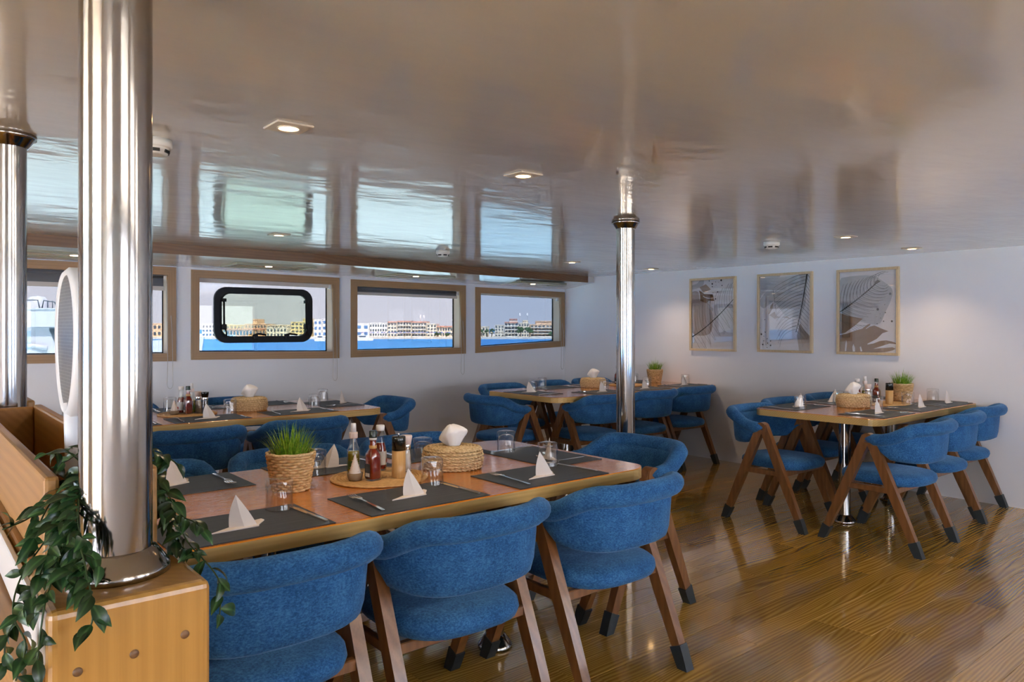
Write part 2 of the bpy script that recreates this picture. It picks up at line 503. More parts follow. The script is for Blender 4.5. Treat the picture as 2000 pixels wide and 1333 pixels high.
# daylight portals in the real openings (no light of their own, they only guide sampling)
def portal(loc, rot, sx_, sy_):
    l = bpy.data.lights.new('window_portal', 'AREA'); l.shape = 'RECTANGLE'; l.size = sx_; l.size_y = sy_
    l.cycles.is_portal = True
    q = bpy.data.objects.new('window_portal', l); col.objects.link(q); q.location = loc; q.rotation_euler = rot
for x0, x1 in SB: portal(((x0 + x1) / 2, YS - .06, 1.32), (R(-90), 0, 0), x1 - x0, 1.04)
for y0, y1 in DO: portal((XA - .06, (y0 + y1) / 2, .93), (0, R(-90), 0), 1.86, y1 - y0)
for (x0, x1, a, c, d, f) in WINS: portal(((x0 + x1) / 2, YW + WT + .02, 1.43), (R(90), 0, 0), x1 - x0, .8)

# beam and soffit along the window wall
BL = [(XA, 5.58), (.6, 5.60), (2.6, 5.66), (6.22, 6.115)]
b = MB()
poly = BL + [(p[0], p[1] + .03) for p in reversed(BL)]
b.prism(poly, 1.855, ZC + .005)
o = b.build('trim_1', M['beam'])
tag(o, 'dark wooden fascia beam below the ceiling along the windows', kind='structure')
vs = []; fs = []
BL2 = BL + [(XR, 6.13)]
for (x, yb) in BL2:
    zw = 1.852 if x < 1.8 else 1.852 - .052 * (x - 1.8) / 4.55
    for (yy, zz) in ((yb + .015, 1.858), (YW, zw), (YW, ZC + .01), (yb + .015, ZC + .01)): vs.append((x, yy, zz))
for i in range(len(BL2) - 1):
    for j in range(4):
        fs.append((i * 4 + j, i * 4 + (j + 1) % 4, i * 4 + 4 + (j + 1) % 4, i * 4 + 4 + j))
fs += [(0, 1, 2, 3), (16, 17, 18, 19)]
tag(MB().add(vs, fs).build('trim_2', M['ceiling']), 'lowered glossy soffit above the windows', kind='structure')

# windows
def quadboard(mb, pts, y0, y1):
    vs = [(p[0], y0, p[1]) for p in pts] + [(p[0], y1, p[1]) for p in pts]
    mb.add(vs, [(0, 1, 2, 3), (7, 6, 5, 4), (0, 4, 5, 1), (1, 5, 6, 2), (2, 6, 7, 3), (3, 7, 4, 0)])
def rrect(x0, x1, z0, z1, r, n=6, sk=(0, 0)):
    P = []
    for (cx, cz, a0) in ((x1 - r, z0 + r, -90), (x1 - r, z1 - r, 0), (x0 + r, z1 - r, 90), (x0 + r, z0 + r, 180)):
        for k in range(n + 1):
            a = R(a0 + 90 * k / n); P.append((cx + r * math.cos(a), cz + r * math.sin(a)))
    return P
JM = {4: 'maple'}
blindspec = {0: (.10, .03), 1: (.095, .036), 2: (0, .036), 3: (.052, .030), 4: (0, .018)}
for i, (x0, x1, a, c, d, f) in enumerate(WINS):
    wroot = empty('window_%d' % (i + 1), (0, 0, 0)); tag(wroot, kind='structure')
    O = [(x0, d), (x1, f), (x1, c), (x0, a)]
    I = [(x0 + FW, d + FW), (x1 - FW, f + FW), (x1 - FW, c - FW), (x0 + FW, a - FW)]
    for k, nm in enumerate(('bottom', 'side', 'top', 'side')):
        k2 = (k + 1) % 4
        mb = MB(); quadboard(mb, [O[k], O[k2], I[k2], I[k]], YW - .018, YW + .012)
        mb.build('frame_board', M['frame_oak'] if k % 2 == 0 else M['frame_oak_v'], wroot)
    for k in range(4):
        k2 = (k + 1) % 4
        e2 = [(p[0] + (q[0] - p[0]) * .18, p[1] + (q[1] - p[1]) * .18) for p, q in zip(I, O)]
        mb = MB(); quadboard(mb, [e2[k], e2[k2], I[k2], I[k]], YW + .012, YW + .15)
        mb.build('jamb_board', M['maple'] if k % 2 else M['frame_oak'], wroot)
    mb = MB(); quadboard(mb, I, YW + .135, YW + .139)
    mb.build('pane', M['pane_dim_sky'] if i == 4 else M['pane'], wroot)
    # dark gasket around the glass
    J = [(I[0][0] + .008, I[0][1] + .008), (I[1][0] - .008, I[1][1] + .008), (I[2][0] - .008, I[2][1] - .008), (I[3][0] + .008, I[3][1] - .008)]
    mb = MB()
    for k in range(4):
        k2 = (k + 1) % 4; quadboard(mb, [I[k], I[k2], J[k2], J[k]], YW + .125, YW + .135)
    mb.build('gasket', M['black'], wroot)
    hb, hr = blindspec[i]
    zl, zr = I[3][1], I[2][1]
    if hb:
        mb = MB(); quadboard(mb, [(I[0][0] + .004, zl - hb), (I[1][0] - .02, zr - hb), (I[1][0] - .02, zr), (I[0][0] + .004, zl)], YW + .045, YW + .048)
        bo = mb.build('roller_blind', M['blind'], wroot)
        MB().tube([(I[0][0] + .004, YW + .055, zl - .018), (I[1][0] - .02, YW + .055, zr - .018)], .016, 10).build('blind_roll', M['blind'], bo)
    mb = MB(); quadboard(mb, [(I[0][0] + .003, zl - hb - hr), (I[1][0] - .012, zr - hb - hr), (I[1][0] - .012, zr - hb), (I[0][0] + .003, zl - hb)], YW + .040, YW + .052)
    mb.build('blind_rail', M['blind_rail'], wroot)
    # bead chain loop at the right
    xc = I[1][0] - .008; zb_ = .80
    pts = []
    zt = zr - .01
    for k in range(11): pts.append((xc + .003 * math.sin(k), YW + .02 - .05 * min(1, k / 5.0), zt + (zb_ + .05 - zt) * k / 10))
    for k in range(1, 8):
        q = PI * k / 8; pts.append((xc + .022 - .022 * math.cos(q), YW - .03, zb_ + .05 - .035 * math.sin(q)))
    for k in range(11): pts.append((xc + .044 - .030 * (k / 10) ** 2, YW - .03 + .05 * max(0, (k - 5) / 5.0), zb_ + .05 + (zt - zb_ - .05) * k / 10))
    MB().tube(pts, .0022, 5).build('pull_cord', M['cord'], wroot)
    MB().bbox(xc - .012, xc + .012, YW + .03, YW + .06, zr - .045, zr - .005, .004).build('blind_bracket', M['white'], wroot)
    if i == 2:   # black framed escape hatch bolted into the pane
        hx0, hx1, hz0, hz1 = 2.165, 3.088, 1.190, 1.694
        yo = YW + .10
        def ring(x0, x1, z0, z1, r, wd, ya, yb, mat, name, par):
            A = rrect(x0, x1, z0, z1, r, 8); B = rrect(x0 + wd, x1 - wd, z0 + wd, z1 - wd, r - wd * .55, 8)
            n = len(A); vs = []
            for P_, yy in ((A, ya), (B, ya), (B, yb), (A, yb)): vs += [(p[0], yy, p[1]) for p in P_]
            fs = []
            for q in range(4):
                for k in range(n): fs.append((q * n + k, q * n + (k + 1) % n, ((q + 1) % 4) * n + (k + 1) % n, ((q + 1) % 4) * n + k))
            return MB().add(vs, fs).build(name, mat, par)
        hf = ring(hx0, hx1, hz0, hz1, .11, .052, yo, yo + .034, M['black'], 'hatch_frame', wroot)
        ring(hx0 + .05, hx1 - .05, hz0 + .05, hz1 - .05, .085, .010, yo - .012, yo + .02, M['black'], 'hatch_seal', hf)
        P_ = rrect(hx0 + .03, hx1 - .03, hz0 + .03, hz1 - .03, .09, 8)
        n = len(P_)
        MB().add([(p[0], yo + .020, p[1]) for p in P_], [tuple(range(n))]).build('hatch_pane', M['pane_green'], hf)
        for sx_ in (hx0 + .075, hx1 - .075):
            mb = MB().tube([(sx_, yo - .02, hz1 - .12), (sx_, yo - .025, hz0 + .16)], .009, 8)
            mb.bbox(sx_ - .018, sx_ + .018, yo - .04, yo, hz1 - .135, hz1 - .105, .004).bbox(sx_ - .022, sx_ + .022, yo - .04, yo, hz0 + .12, hz0 + .17, .006)
            mb.tube([(sx_, yo - .03, hz0 + .14), (sx_ + .012, yo - .05, hz0 + .10), (sx_ + .012, yo - .05, hz0 + .05)], .007, 6)
            mb.build('stay_arm', M['black'], hf)
        for sx_ in (hx0 + .36, hx0 + .66):
            mb = MB().bbox(sx_ - .02, sx_ + .02, yo - .035, yo + .005, hz0 + .03, hz0 + .075, .006)
            mb.tube([(sx_ - .03, yo - .03, hz0 + .065), (sx_ + .02, yo - .04, hz0 + .082), (sx_ + .09, yo - .04, hz0 + .070)], .009, 8)
            mb.build('latch_handle', M['black'], hf)

# stainless pillars
def pillar(name, x, y, z0, label, rad=.0525):
    r = empty(name, (x, y, z0)); tag(r, label, 'pillar', 'stainless steel deck pillars')
    h = ZC - z0
    MB().lathe([(rad, 0), (rad, h)], 48).build('shaft', M['steel'], r)
    MB().lathe([(0, 0), (.079, 0), (.079, .010), (.076, .014), (.060, .036), (rad, .040)], 48).build('base_flange', M['steel'], r)
    MB().lathe([(rad, h - .040), (.056, h - .040), (.072, h - .014), (.079, h - .012), (.079, h), (0, h)], 48).build('ceiling_collar', M['steel'], r)
    return r
BOXZ = .94
pillar('pillar', .268, 1.312, BOXZ, 'nearest polished steel pillar standing on the wooden planter box')
pillar('pillar', .262, 2.78, BOXZ, 'polished steel pillar at the left picture edge behind the planter')
pillar('pillar', 3.185, 2.835, 0, 'slender polished steel pillar between the front table and the corner table')

# planter divider
pr = empty('planter_divider', (.265, 1.18, 0)); tag(pr, 'honey wood planter divider carrying the steel pillars', 'planter')
def pb(name, x0, x1, y0, y1, z0, z1, mat='planter_x', bv=.006, seg=2):
    return MB().bbox(x0 - .265, x1 - .265, y0 - 1.18, y1 - 1.18, z0, z1, bv, seg).build(name, M[mat], pr)
fp = pb('front_post', .157, .374, 1.181, 1.40, 0, BOXZ, 'planter', .012, 3)
for px_, pz_ in ((.335, .865), (.265, .855), (.193, .850)):
    MB().lathe([(0, -.001), (.0065, -.001), (.0065, .0006), (0, .0006)], 14).build('wood_plug', M['beam'], fp)
    fp.children[-1].rotation_euler = (R(90), 0, 0); fp.children[-1].location = (px_ - .265, 1.181 - 1.18, pz_)
pb('cabinet_body', .165, .366, 1.40, 4.3, 0, BOXZ - .004)
pb('painted_reflection', .150, .160, 1.20, 4.3, .862, .936, 'white', .002, 1)  # white strip standing in for a pale reflection on the side face
pb('lower_rail', .120, .160, 1.20, 4.3, .60, .855)
for (y0, y1) in ((1.375, 2.70), (2.86, 4.25)):
    pb('side_board', .178, .200, y0, y1, BOXZ - .004, 1.092)
    pb('side_board', .322, .346, y0, y1, BOXZ - .004, 1.092)
    pb('end_board', .200, .322, y0, y0 + .022, BOXZ - .004, 1.075)
    pb('end_board', .200, .322, y1 - .022, y1, BOXZ - .004, 1.088)

# mesh racket standing in the planter
rk = empty('mesh_racket', (.290, 1.80, .937)); tag(rk, 'white oval racket with grey wire mesh standing in the planter behind the pillar', 'racket')
def oval(w_, h_, x, n=40): return [(x, w_ * math.cos(2 * PI * k / n), h_ * math.sin(2 * PI * k / n)) for k in range(n)]
mb = MB(); n = 40; cz = .362
rows = []
for (x, w_, h_) in ((-.016, .105, .140), (-.022, .112, .148), (-.012, .122, .158), (.018, .122, .158), (.026, .112, .148), (.026, .0, .0)):
    rows.append([(p[0], p[1] * (1 + .12 * p[2] / max(h_, .01)), p[2] + cz) for p in oval(w_, h_, x)])
mb.grid(rows, cv=True).build('racket_frame', M['racket'], rk)
MB().add([(-.017, p[1] * (1 + .12 * p[2] / .14), p[2] + cz) for p in oval(.106, .141, 0)], [tuple(range(40))]).build('mesh_panel', M['racket_mesh'], rk)
MB().tube([(-.006, 0, .235), (-.004, -.005, .18), (0, -.008, .10), (0, -.008, .02)], lambda t: .016 + .006 * t, 12).build('handle', M['racket'], rk)
MB().lathe([(0, .0), (.030, .0), (.030, .14), (.026, .20), (0, .205)], 20, (.012, .01, .0)).build('charging_base', M['racket'], rk)

# ------------------------------------------------------------------ chairs
def make_chair():
    r = empty('dining_armchair')
    AX, AZ = .262, .668
    def hp(t):   # horseshoe plan, t 0..1 from left arm round the back to the right arm
        a = PI * t
        cx_, sy_ = math.cos(a), math.sin(a)
        n = 3.1
        return Vector((-.262 * math.copysign(abs(cx_) ** (2 / n), cx_), .015 - .305 * abs(sy_) ** (2 / n), 0))
    T = [0.0, .02, .05, .09, .13, .17, .21, .25, .30, .36, .43, .5, .57, .64, .70, .75, .79, .83, .87, .91, .95, .98, 1.0]
    def nrm(t):
        d = hp(min(1, t + .004)) - hp(max(0, t - .004)); d.normalize()
        return Vector((-d.y, d.x, 0)) * -1
    def top(t):
        q = min(1, max(0, (abs(2 * t - 1) - .40) / .54)); return .738 - .078 * q * q * (3 - 2 * q)
    def bot(t):
        u = abs(2 * t - 1)
        return .526 + .020 * u ** 2 + (.10 * max(0, (u - .80) / .20) ** 1.5)
    rows = []
    for t in T:
        p = hp(t); nn = nrm(t); zt, zb = top(t) - .02, bot(t)
        out = []
        for (off, f) in ((.000, 0.06), (.006, 0.0), (.020, -.01), (.034, .04), (.040, .2), (.042, .6), (.042, 1.0), (.012, 1.0), (.002, .8), (-.002, .4)):
            lean = .012 * f
            z = zb + (zt - zb) * f
            out.append(p + nn * (off - .026 + lean) + Vector((0, 0, z)))
        rows.append(out)
    mb = MB(); mb.grid(rows, cv=True)
    mb.add(rows[0], [tuple(range(10))]); mb.add(rows[-1], [tuple(reversed(range(10)))])
    bk = mb.build('backrest', M['velvet'], r)
    pts = [hp(t) + nrm(t) * (.034 - .018 * min(1, max(0, abs(2 * t - 1) - .5) / .2)) + Vector((0, 0, top(t) - .004)) for t in T]
    def rr(s): 
        u = abs(2 * s - 1); return (.040 - .006 * max(0, u - .4) / .6) * math.sqrt(max(.06, 1 - max(0, (u - .9) / .1) ** 2))
    MB().tube(pts, rr, 14).build('rolled_rim', M['velvet'], bk)
    # seat cushion
    rows = []
    for (k, z) in ((.0, .376), (.86, .376), (.97, .384), (1.0, .405), (.985, .426), (.92, .440), (.75, .449), (.4, .454), (0, .455)):
        ring = []
        for q in range(32):
            a = 2 * PI * q / 32; n_ = 3.0
            cx_, sy_ = math.cos(a), math.sin(a)
            ring.append((k * .236 * math.copysign(abs(cx_) ** (2 / n_), cx_), -.005 + k * .252 * math.copysign(abs(sy_) ** (2 / n_), sy_), z))
        rows.append(ring)
    MB().grid(rows, cv=True).build('seat', M['velvet'], r)
    # A frames
    for s in (-1, 1):
        for q in (-1, 1):
            top_ = Vector((s * AX, q * .008, AZ)); foot = Vector((s * AX, q * .292, 0))
            d = (foot - top_).normalized(); side = Vector((1, 0, 0)); nrm_ = d.cross(side).normalized()
            def ringp(p, w_, t_): return [p + nrm_ * w_ + side * t_, p - nrm_ * w_ + side * t_, p - nrm_ * w_ - side * t_, p + nrm_ * w_ - side * t_]
            L = (foot - top_).length
            lg = MB(); rw = [ringp(top_, .028, .020), ringp(top_ + d * L * .6, .026, .020), ringp(foot, .021, .018)]
            for p in rw[-1]: p.z = 0.001
            lg.grid([[*x] for x in rw], smooth=False, cv=True).add(rw[0], [(0, 1, 2, 3)]).add(rw[-1], [(3, 2, 1, 0)])
            lo = lg.build('leg', M['chair_wood'], r)
            a = top_ + d * L * .875
            sk = MB(); r0 = ringp(a, .0265, .0225); r1 = ringp(foot, .0245, .0225)
            for p in r1: p.z = 0
            rm = ringp(a + d * L * .06, .0250, .0215)
            sk.grid([r0, rm, r1], smooth=False, cv=True).add(r0, [(0, 1, 2, 3)]).add(r1, [(3, 2, 1, 0)])
            sk.build('leg_sock', M['sock'], lo)
        # rounded arm cap
        prof = [(math.cos(PI * k / 10) * .036, math.sin(PI * k / 10) * .030) for k in range(11)] + [(-.036, -.03), (.036, -.03)]
        Mx = Matrix(((0, 0, 1, s * AX), (1, 0, 0, 0), (0, 1, 0, AZ - .008), (0, 0, 0, 1)))
        MB().prism(prof, -.025, .025, M=Mx).build('arm_cap', M['chair_wood'], r)
        MB().bbox(s * .262 - .012, s * .262 + .012, -.15, .15, .342, .376, .003).build('seat_rail', M['chair_wood'], r)
    for yq in (-.148, .148):
        MB().bbox(-.262, .262, yq - .013, yq + .013, .344, .378, .003).build('cross_rail', M['chair_wood'], r)
    return r
chair = make_chair()
CL = 'blue velvet armchair with wooden A-frame legs, '
CH = [  # x, y, facing (0 = faces +y), label tail, group
    (.770, 2.085, 0, 'left one on near side of the front table, beside the planter', 1),
    (1.405, 2.090, 0, 'middle one on near side of the front table', 1),
    (2.100, 2.085, 0, 'right one on near side of the front table', 1),
    (.750, 3.02, 180, 'leftmost on far side of the front table', 1),
    (1.39, 3.04, 180, 'behind the grass pot on far side of the front table', 1),
    (2.03, 3.04, 180, 'behind the tissue basket on far side of the front table', 1),
    (2.660, 2.480, 90, 'at the right end of the front table', 1),
    (4.620, 4.56, 0, 'left one on near side of the corner table', 2),
    (5.260, 4.56, 0, 'middle one on near side of the corner table, beside the pillar', 2),
    (5.90, 4.60, 0, 'right one on near side of the corner table', 2),
    (4.020, 4.900, -90, 'at the left end of the corner table', 2),
    (4.62, 5.50, 180, 'left one on far side of the corner table', 2),
    (5.25, 5.50, 180, 'middle one on far side of the corner table', 2),
    (5.88, 5.50, 180, 'right one on far side of the corner table', 2),
    (1.290, 4.56, 0, 'left one on near side of the table below the windows', 3),
    (1.960, 4.60, 0, 'right one on near side of the table below the windows', 3),
    (2.800, 5.16, 90, 'at the right end of the table below the windows', 3),
    (1.22, 5.74, 180, 'left one on far side of the table below the windows', 3),
    (2.02, 5.74, 180, 'right one on far side of the table below the windows', 3),
    (4.792, 2.083, 0, 'nearest on the right side of the table under the prints', 4),
    (5.415, 2.130, 0, 'middle one on the right side of the table under the prints', 4),
    (6.038, 2.195, 0, 'nearest the wall on the right side of the table under the prints', 4),
    (4.755, 2.775, 180, 'nearest on the left side of the table under the prints', 4),
    (5.390, 2.90, 180, 'middle one on the left side of the table under the prints', 4),
    (6.025, 2.90, 180, 'nearest the wall on the left side of the table under the prints', 4),
]
GN = {1: 'armchairs at the front table', 2: 'armchairs at the corner table', 3: 'armchairs at the table below the windows', 4: 'armchairs at the table under the prints'}
for (x, y, a, l, g) in CH:
    place(chair, (x, y, 0), R(a), (('blue velvet armchair, ' + l)), 'armchair', GN[g])

# ------------------------------------------------------------------ tables
TZ = .75
def table(name, x0, x1, y0, y1, legs, label, chL=True, chR=True, c=.06):
    r = empty(name, ((x0 + x1) / 2, (y0 + y1) / 2, 0)); tag(r, label, 'table', 'long wooden dining tables')
    hx, hy = (x1 - x0) / 2, (y1 - y0) / 2
    def corner(sx_, sy_, ch):
        if not ch: return [(sx_ * hx, sy_ * hy)]
        P = []
        cc = .115
        for k in range(5):   # softly chamfered
            a = R(90 * k / 4); P.append((sx_ * (hx - cc + cc * math.sin(a) ** 1.2), sy_ * (hy - cc * .62 + cc * .62 * math.cos(a) ** 1.2)))
        return P if sx_ * sy_ > 0 else P
    A = corner(1, 1, chR); B = corner(1, -1, chR); C_ = corner(-1, -1, chL); D = corner(-1, 1, chL)
    poly = A + list(reversed(B)) + C_ + list(reversed(D))
    MB().prism(poly, TZ - .045, TZ - .003).build('edge_band', M['table_edge'], r)
    inn = [(p[0] * (1 - .003 / hx), p[1] * (1 - .003 / hy)) for p in poly]
    n = len(poly); vs = [(p[0], p[1], TZ - .003) for p in poly] + [(p[0], p[1], TZ) for p in inn]
    MB().add(vs, [tuple(range(n, 2 * n))] + [(i, (i + 1) % n, n + (i + 1) % n, n + i) for i in range(n)]).build('table_top', M['table_top'], r)
    for lx, ly in legs:
        lg = MB().lathe([(.038, .02), (.038, TZ - .045)], 32, (lx - (x0 + x1) / 2, ly - (y0 + y1) / 2, 0)).build('pole_leg', M['steel'], r)
        MB().lathe([(0, 0), (.072, 0), (.072, .012), (.068, .018), (.045, .050), (.038, .055)], 32, (lx - (x0 + x1) / 2, ly - (y0 + y1) / 2, 0)).build('foot_flange', M['steel'], lg)
        MB().lathe([(.038, TZ - .075), (.044, TZ - .075), (.06, TZ - .052), (.06, TZ - .046), (0, TZ - .046)], 32, (lx - (x0 + x1) / 2, ly - (y0 + y1) / 2, 0)).build('top_flange', M['steel'], lg)
    return r
table('dining_table', .42, 2.425, 2.012, 3.005, ((.95, 2.45), (1.92, 2.43)), 'nearest long wooden dining table in the front, laid with six placemats and an end setting', chL=False)
table('dining_table', 4.16, XR - .005, 4.45, 5.41, ((4.62, 4.82), (5.9, 4.93)), 'long wooden dining table in the far corner behind the slender pillar', chR=False)
table('dining_table', .62, 2.71, 4.71, 5.67, ((1.1, 5.19), (2.2, 5.19)), 'long wooden dining table standing below the windows at the left')
table('dining_table', 4.725, XR - .005, 2.105, 3.015, ((4.985, 2.456), (5.9, 2.55)), 'long wooden dining table under the three framed prints', chR=False)

# ------------------------------------------------------------------ table setting prototypes (base at z = 0)
def one(name, mb, mats): return mb.build(name, mats)
# placemat
mat_p = MB().bbox(-.23, .23, -.152, .152, 0, .003, .001).build('placemat', M['placemat'])
# fork lying along +y, tines up
def make_fork():
    mb = MB()
    prof = [(-.095, .0045, .002), (-.06, .0048, .003), (0, .0032, .004), (.028, .0032, .005), (.042, .008, .006), (.055, .0115, .004)]
    rows = [[(-w_, y, z), (w_, y, z), (w_, y, z + .002), (-w_, y, z + .002)] for (y, w_, z) in prof]
    mb.grid(rows, smooth=False, cv=True).add(rows[0], [(0, 1, 2, 3)]).add(rows[-1], [(3, 2, 1, 0)])
    for k in range(4):
        x = -.0095 + k * .00633
        mb.tube([(x, .053, .005), (x, .075, .004), (x, .097, .007)], lambda t: .0017 - .0008 * t, 5)
    return mb.build('fork', M['cutlery'])
fork = make_fork()
def make_knife():
    mb = MB()
    poly = [(-.005, -.11), (.005, -.11), (.0055, -.03), (.004, -.005), (.009, .01), (.010, .07), (.006, .10), (0, .108), (-.005, .09), (-.004, 0), (-.0055, -.03)]
    mb.prism(poly, 0.0, .0028)
    mb.bbox(-.005, .005, -.112, -.005, 0, .0065, .002)
    return mb.build('knife', M['cutlery'])
knife = make_knife()
# folded napkin: upright sail with two flaps on the mat
def make_napkin(a=1.0):
    mb = MB()
    # sail (two faces, slightly open), flaps
    h = .096
    A = (-.032, .004, 0); B = (.046, -.010, 0); T = (-.014, .002, h); Bm = (.012, .016, 0)
    rows = []
    for k in range(7):
        t = k / 6
        l = Vector(A).lerp(Vector(T), t); rr_ = Vector(B).lerp(Vector(T), t); m2 = Vector(Bm).lerp(Vector(T), t)
        l.x -= .008 * math.sin(PI * t); rr_.x += .003 * math.sin(PI * t)
        rows.append([l, m2 + Vector((0, .006 * (1 - t), 0)), rr_, (l + rr_) / 2 + Vector((0, -.010 * (1 - t) - .001, 0))])
    mb.grid([[tuple(p) for p in r_] for r_ in rows], cv=True, smooth=False)
    fl = [[(-.090, -.022, .002), (-.060, -.026, .003), (.046, -.020, .002), (.050, -.008, .003), (.082, .034, .002), (.076, .044, .004), (.052, .040, .003), (.010, .016, .003), (-.030, .008, .003), (-.060, -.012, .004)]]
    P = fl[0]; n = len(P)
    mb.add([(p[0], p[1], p[2] - .002) for p in P] + [(p[0], p[1], p[2] + .001) for p in P], [tuple(reversed(range(n))), tuple(range(n, 2 * n))] + [(i, (i + 1) % n, n + (i + 1) % n, n + i) for i in range(n)])
    return mb.build('folded_napkin', M['napkin'])
napkin = make_napkin()
# upturned tumbler
def make_tumbler():
    mb = MB(); n = 32
    def ring(r_, z, sq):
        P = []
        for k in range(n):
            a = 2 * PI * k / n; c_, s_ = math.cos(a), math.sin(a)
            m_ = max(abs(c_), abs(s_)); f_ = (1 - sq) + sq * min(1 / m_, 1.22)
            P.append((r_ * f_ * c_, r_ * f_ * s_, z))
        return P
    rows = [ring(.0415, .000, 0), ring(.0430, .001, 0), ring(.0430, .004, 0), ring(.0415, .03, .05), ring(.0385, .06, .45), ring(.0360, .088, .85), ring(.0345, .0955, .9), ring(.030, .098, .8), ring(0, .098, 0)]
    mb.grid(rows, cv=True)
    rows = [ring(.0410, .001, 0), ring(.0400, .004, 0), ring(.0388, .03, .05), ring(.0345, .06, .40), ring(.0300, .074, .5), ring(.018, .081, .2), ring(0, .082, 0)]
    mb.grid(rows, cv=True)
    return mb.build('upturned_tumbler', M['glass'])
tumbler = make_tumbler()
# woven tissue basket
def make_basket():
    r = empty('tissue_basket')
    mb = MB()
    ax, ay = .112, .092
    for q in range(7):
        z = .0075 + q * .0120; n = 72
        bulge = .010 * math.sin(PI * (q + .5) / 7)
        for ph in (0, 1):
            pts = []
            for k in range(n):
                a = 2 * PI * k / n
                w_ = .0042 * math.sin(a * 18 + ph * PI + q * 1.1)
                pts.append(((ax + bulge + w_) * math.cos(a), (ay + bulge + w_) * math.sin(a), z + .0036 * math.cos(a * 18 + ph * PI + q * 1.1)))
            mb.tube(pts, .0046, 6, closed=True)
    mb.build('woven_wall', M['straw'], r)
    mb = MB()
    for q in range(6):
        n = 56; f_ = 1 - q * .135; pts = []
        for ph in (0, 1):
            pts = []
            for k in range(n):
                a = 2 * PI * k / n; w_ = .0025 * math.sin(a * 18 + ph * PI + q)
                pts.append((((ax - .006) * f_ + w_) * math.cos(a), ((ay - .006) * f_ + w_) * math.sin(a), .086 + .004 * math.sin(PI * q / 6) + .002 * math.cos(a * 18 + ph * PI + q)))
            mb.tube(pts, .0050, 6, closed=True)
    mb.build('woven_lid', M['straw'], r)
    mb = MB(); rows = []
    rg = random.Random(5)
    n = 26
    offs = [rg.uniform(-1, 1) for _ in range(n)]
    for (rad, z) in ((.022, .088), (.028, .098), (.044, .118), (.056, .132), (.054, .140), (.044, .152), (.028, .165), (.012, .175), (0, .178)):
        row = []
        for k in range(n):
            a = 2 * PI * k / n
            f_ = 1 + .16 * math.sin(3 * a + .6) + .10 * offs[k]
            q_ = (z - .088) / .09
            row.append((rad * f_ * math.cos(a) - .012 * q_ * q_, rad * .50 * f_ * math.sin(a), z + .020 * math.cos(a + .5) * (rad / .056) * (q_ > .2) + .005 * offs[(k * 3) % n] * (rad > .01)))
        rows.append(row)
    mb.grid(rows, cv=True).build('tissue', M['tissue'], r)
    return r
basket = make_basket()
# grass pot
def make_pot():
    r = empty('grass_pot')
    mb = MB(); n = 84; S = 14
    for q in range(13):
        z = .006 + q * .0098; rad = .060 + .0195 * (q / 12)
        pts = []
        for k in range(n):
            a = 2 * PI * k / n
            w_ = .0036 * math.sin(a * S + (q % 2) * PI)
            pts.append(((rad + w_) * math.cos(a), (rad + w_) * math.sin(a), z + .0012 * math.sin(a * 5 + q)))
        mb.tube(pts, .0056, 6, closed=True)
    for k in range(2 * S):
        a = PI * k / S + PI / (2 * S)
        mb.tube([(.0585 * math.cos(a), .0585 * math.sin(a), .004), (.0775 * math.cos(a), .0775 * math.sin(a), .126)], .003, 5)
    mb.build('woven_pot', M['pot_weave'], r)
    mb = MB()
    pts = [((.0815 + .0015 * math.sin(k * 1.3)) * math.cos(2 * PI * k / 60), (.0815 + .0015 * math.sin(k * 1.3)) * math.sin(2 * PI * k / 60), .133 + .001 * math.sin(k)) for k in range(60)]
    mb.tube(pts, .0058, 6, closed=True).build('rim_braid', M['straw'], r)
    MB().lathe([(0, .112), (.076, .112)], 24).build('soil', M['stem'], r)
    mb = MB(); rg = random.Random(11)
    for k in range(170):
        a = rg.uniform(0, 2 * PI); rr_ = .062 * math.sqrt(rg.random())
        tilt = (rr_ / .062) * rg.uniform(.25, .95) + rg.uniform(-.12, .25)
        a2 = a + rg.uniform(-.5, .5)
        L = rg.uniform(.070, .150) * (1.1 - .3 * rr_ / .062)
        base = Vector((rr_ * math.cos(a), rr_ * math.sin(a), .112))
        d = Vector((math.cos(a2), math.sin(a2), 0)); sd_ = Vector((-d.y, d.x, 0)); w_ = rg.uniform(.0017, .0031)
        P = []
        for q in range(5):
            s_ = q / 4
            p = base + d * L * (tilt * .30 * s_ + tilt * .42 * s_ * s_) + Vector((0, 0, L * (s_ - .22 * tilt * s_ * s_)))
            P.append((p, w_ * (1 - s_ ** 2 * .95)))
        vs = []
        for p, ww in P: vs += [p - sd_ * ww, p + Vector((d.x, d.y, 0)) * ww * .5, p + sd_ * ww]
        fs = []
        for q in range(4): fs += [(q * 3, q * 3 + 1, q * 3 + 4, q * 3 + 3), (q * 3 + 1, q * 3 + 2, q * 3 + 5, q * 3 + 4)]
        mb.add(vs, fs, 0, True)
    g = mb.build('grass', M['grass'], r); g['kind'] = 'stuff'
    return r
pot = make_pot()
def make_trivet():
    mb = MB()
    for q in range(15):
        rad = .010 + q * .0120; pts = []; n = max(16, int(rad * 520))
        for k in range(n):
            a = 2 * PI * k / n; pts.append((rad * math.cos(a), rad * math.sin(a), .0045 + .0006 * math.sin(a * 30 * rad / .1)))
        mb.tube(pts, .0074, 6, closed=True, flat=.6)
    return mb.build('straw_trivet', M['trivet'])
trivet = make_trivet()
def sq_lathe(prof, n=24, sq=.75):
    rows = []
    for r_, z, s_ in prof:
        P = []
        for k in range(n):
            a = 2 * PI * k / n + PI / n; c_, t_ = math.cos(a), math.sin(a); m_ = max(abs(c_), abs(t_))
            f_ = (1 - s_) + s_ * min(1 / m_, 1.27)
            P.append((r_ * f_ * c_, r_ * f_ * t_, z))
        rows.append(P)
    return rows
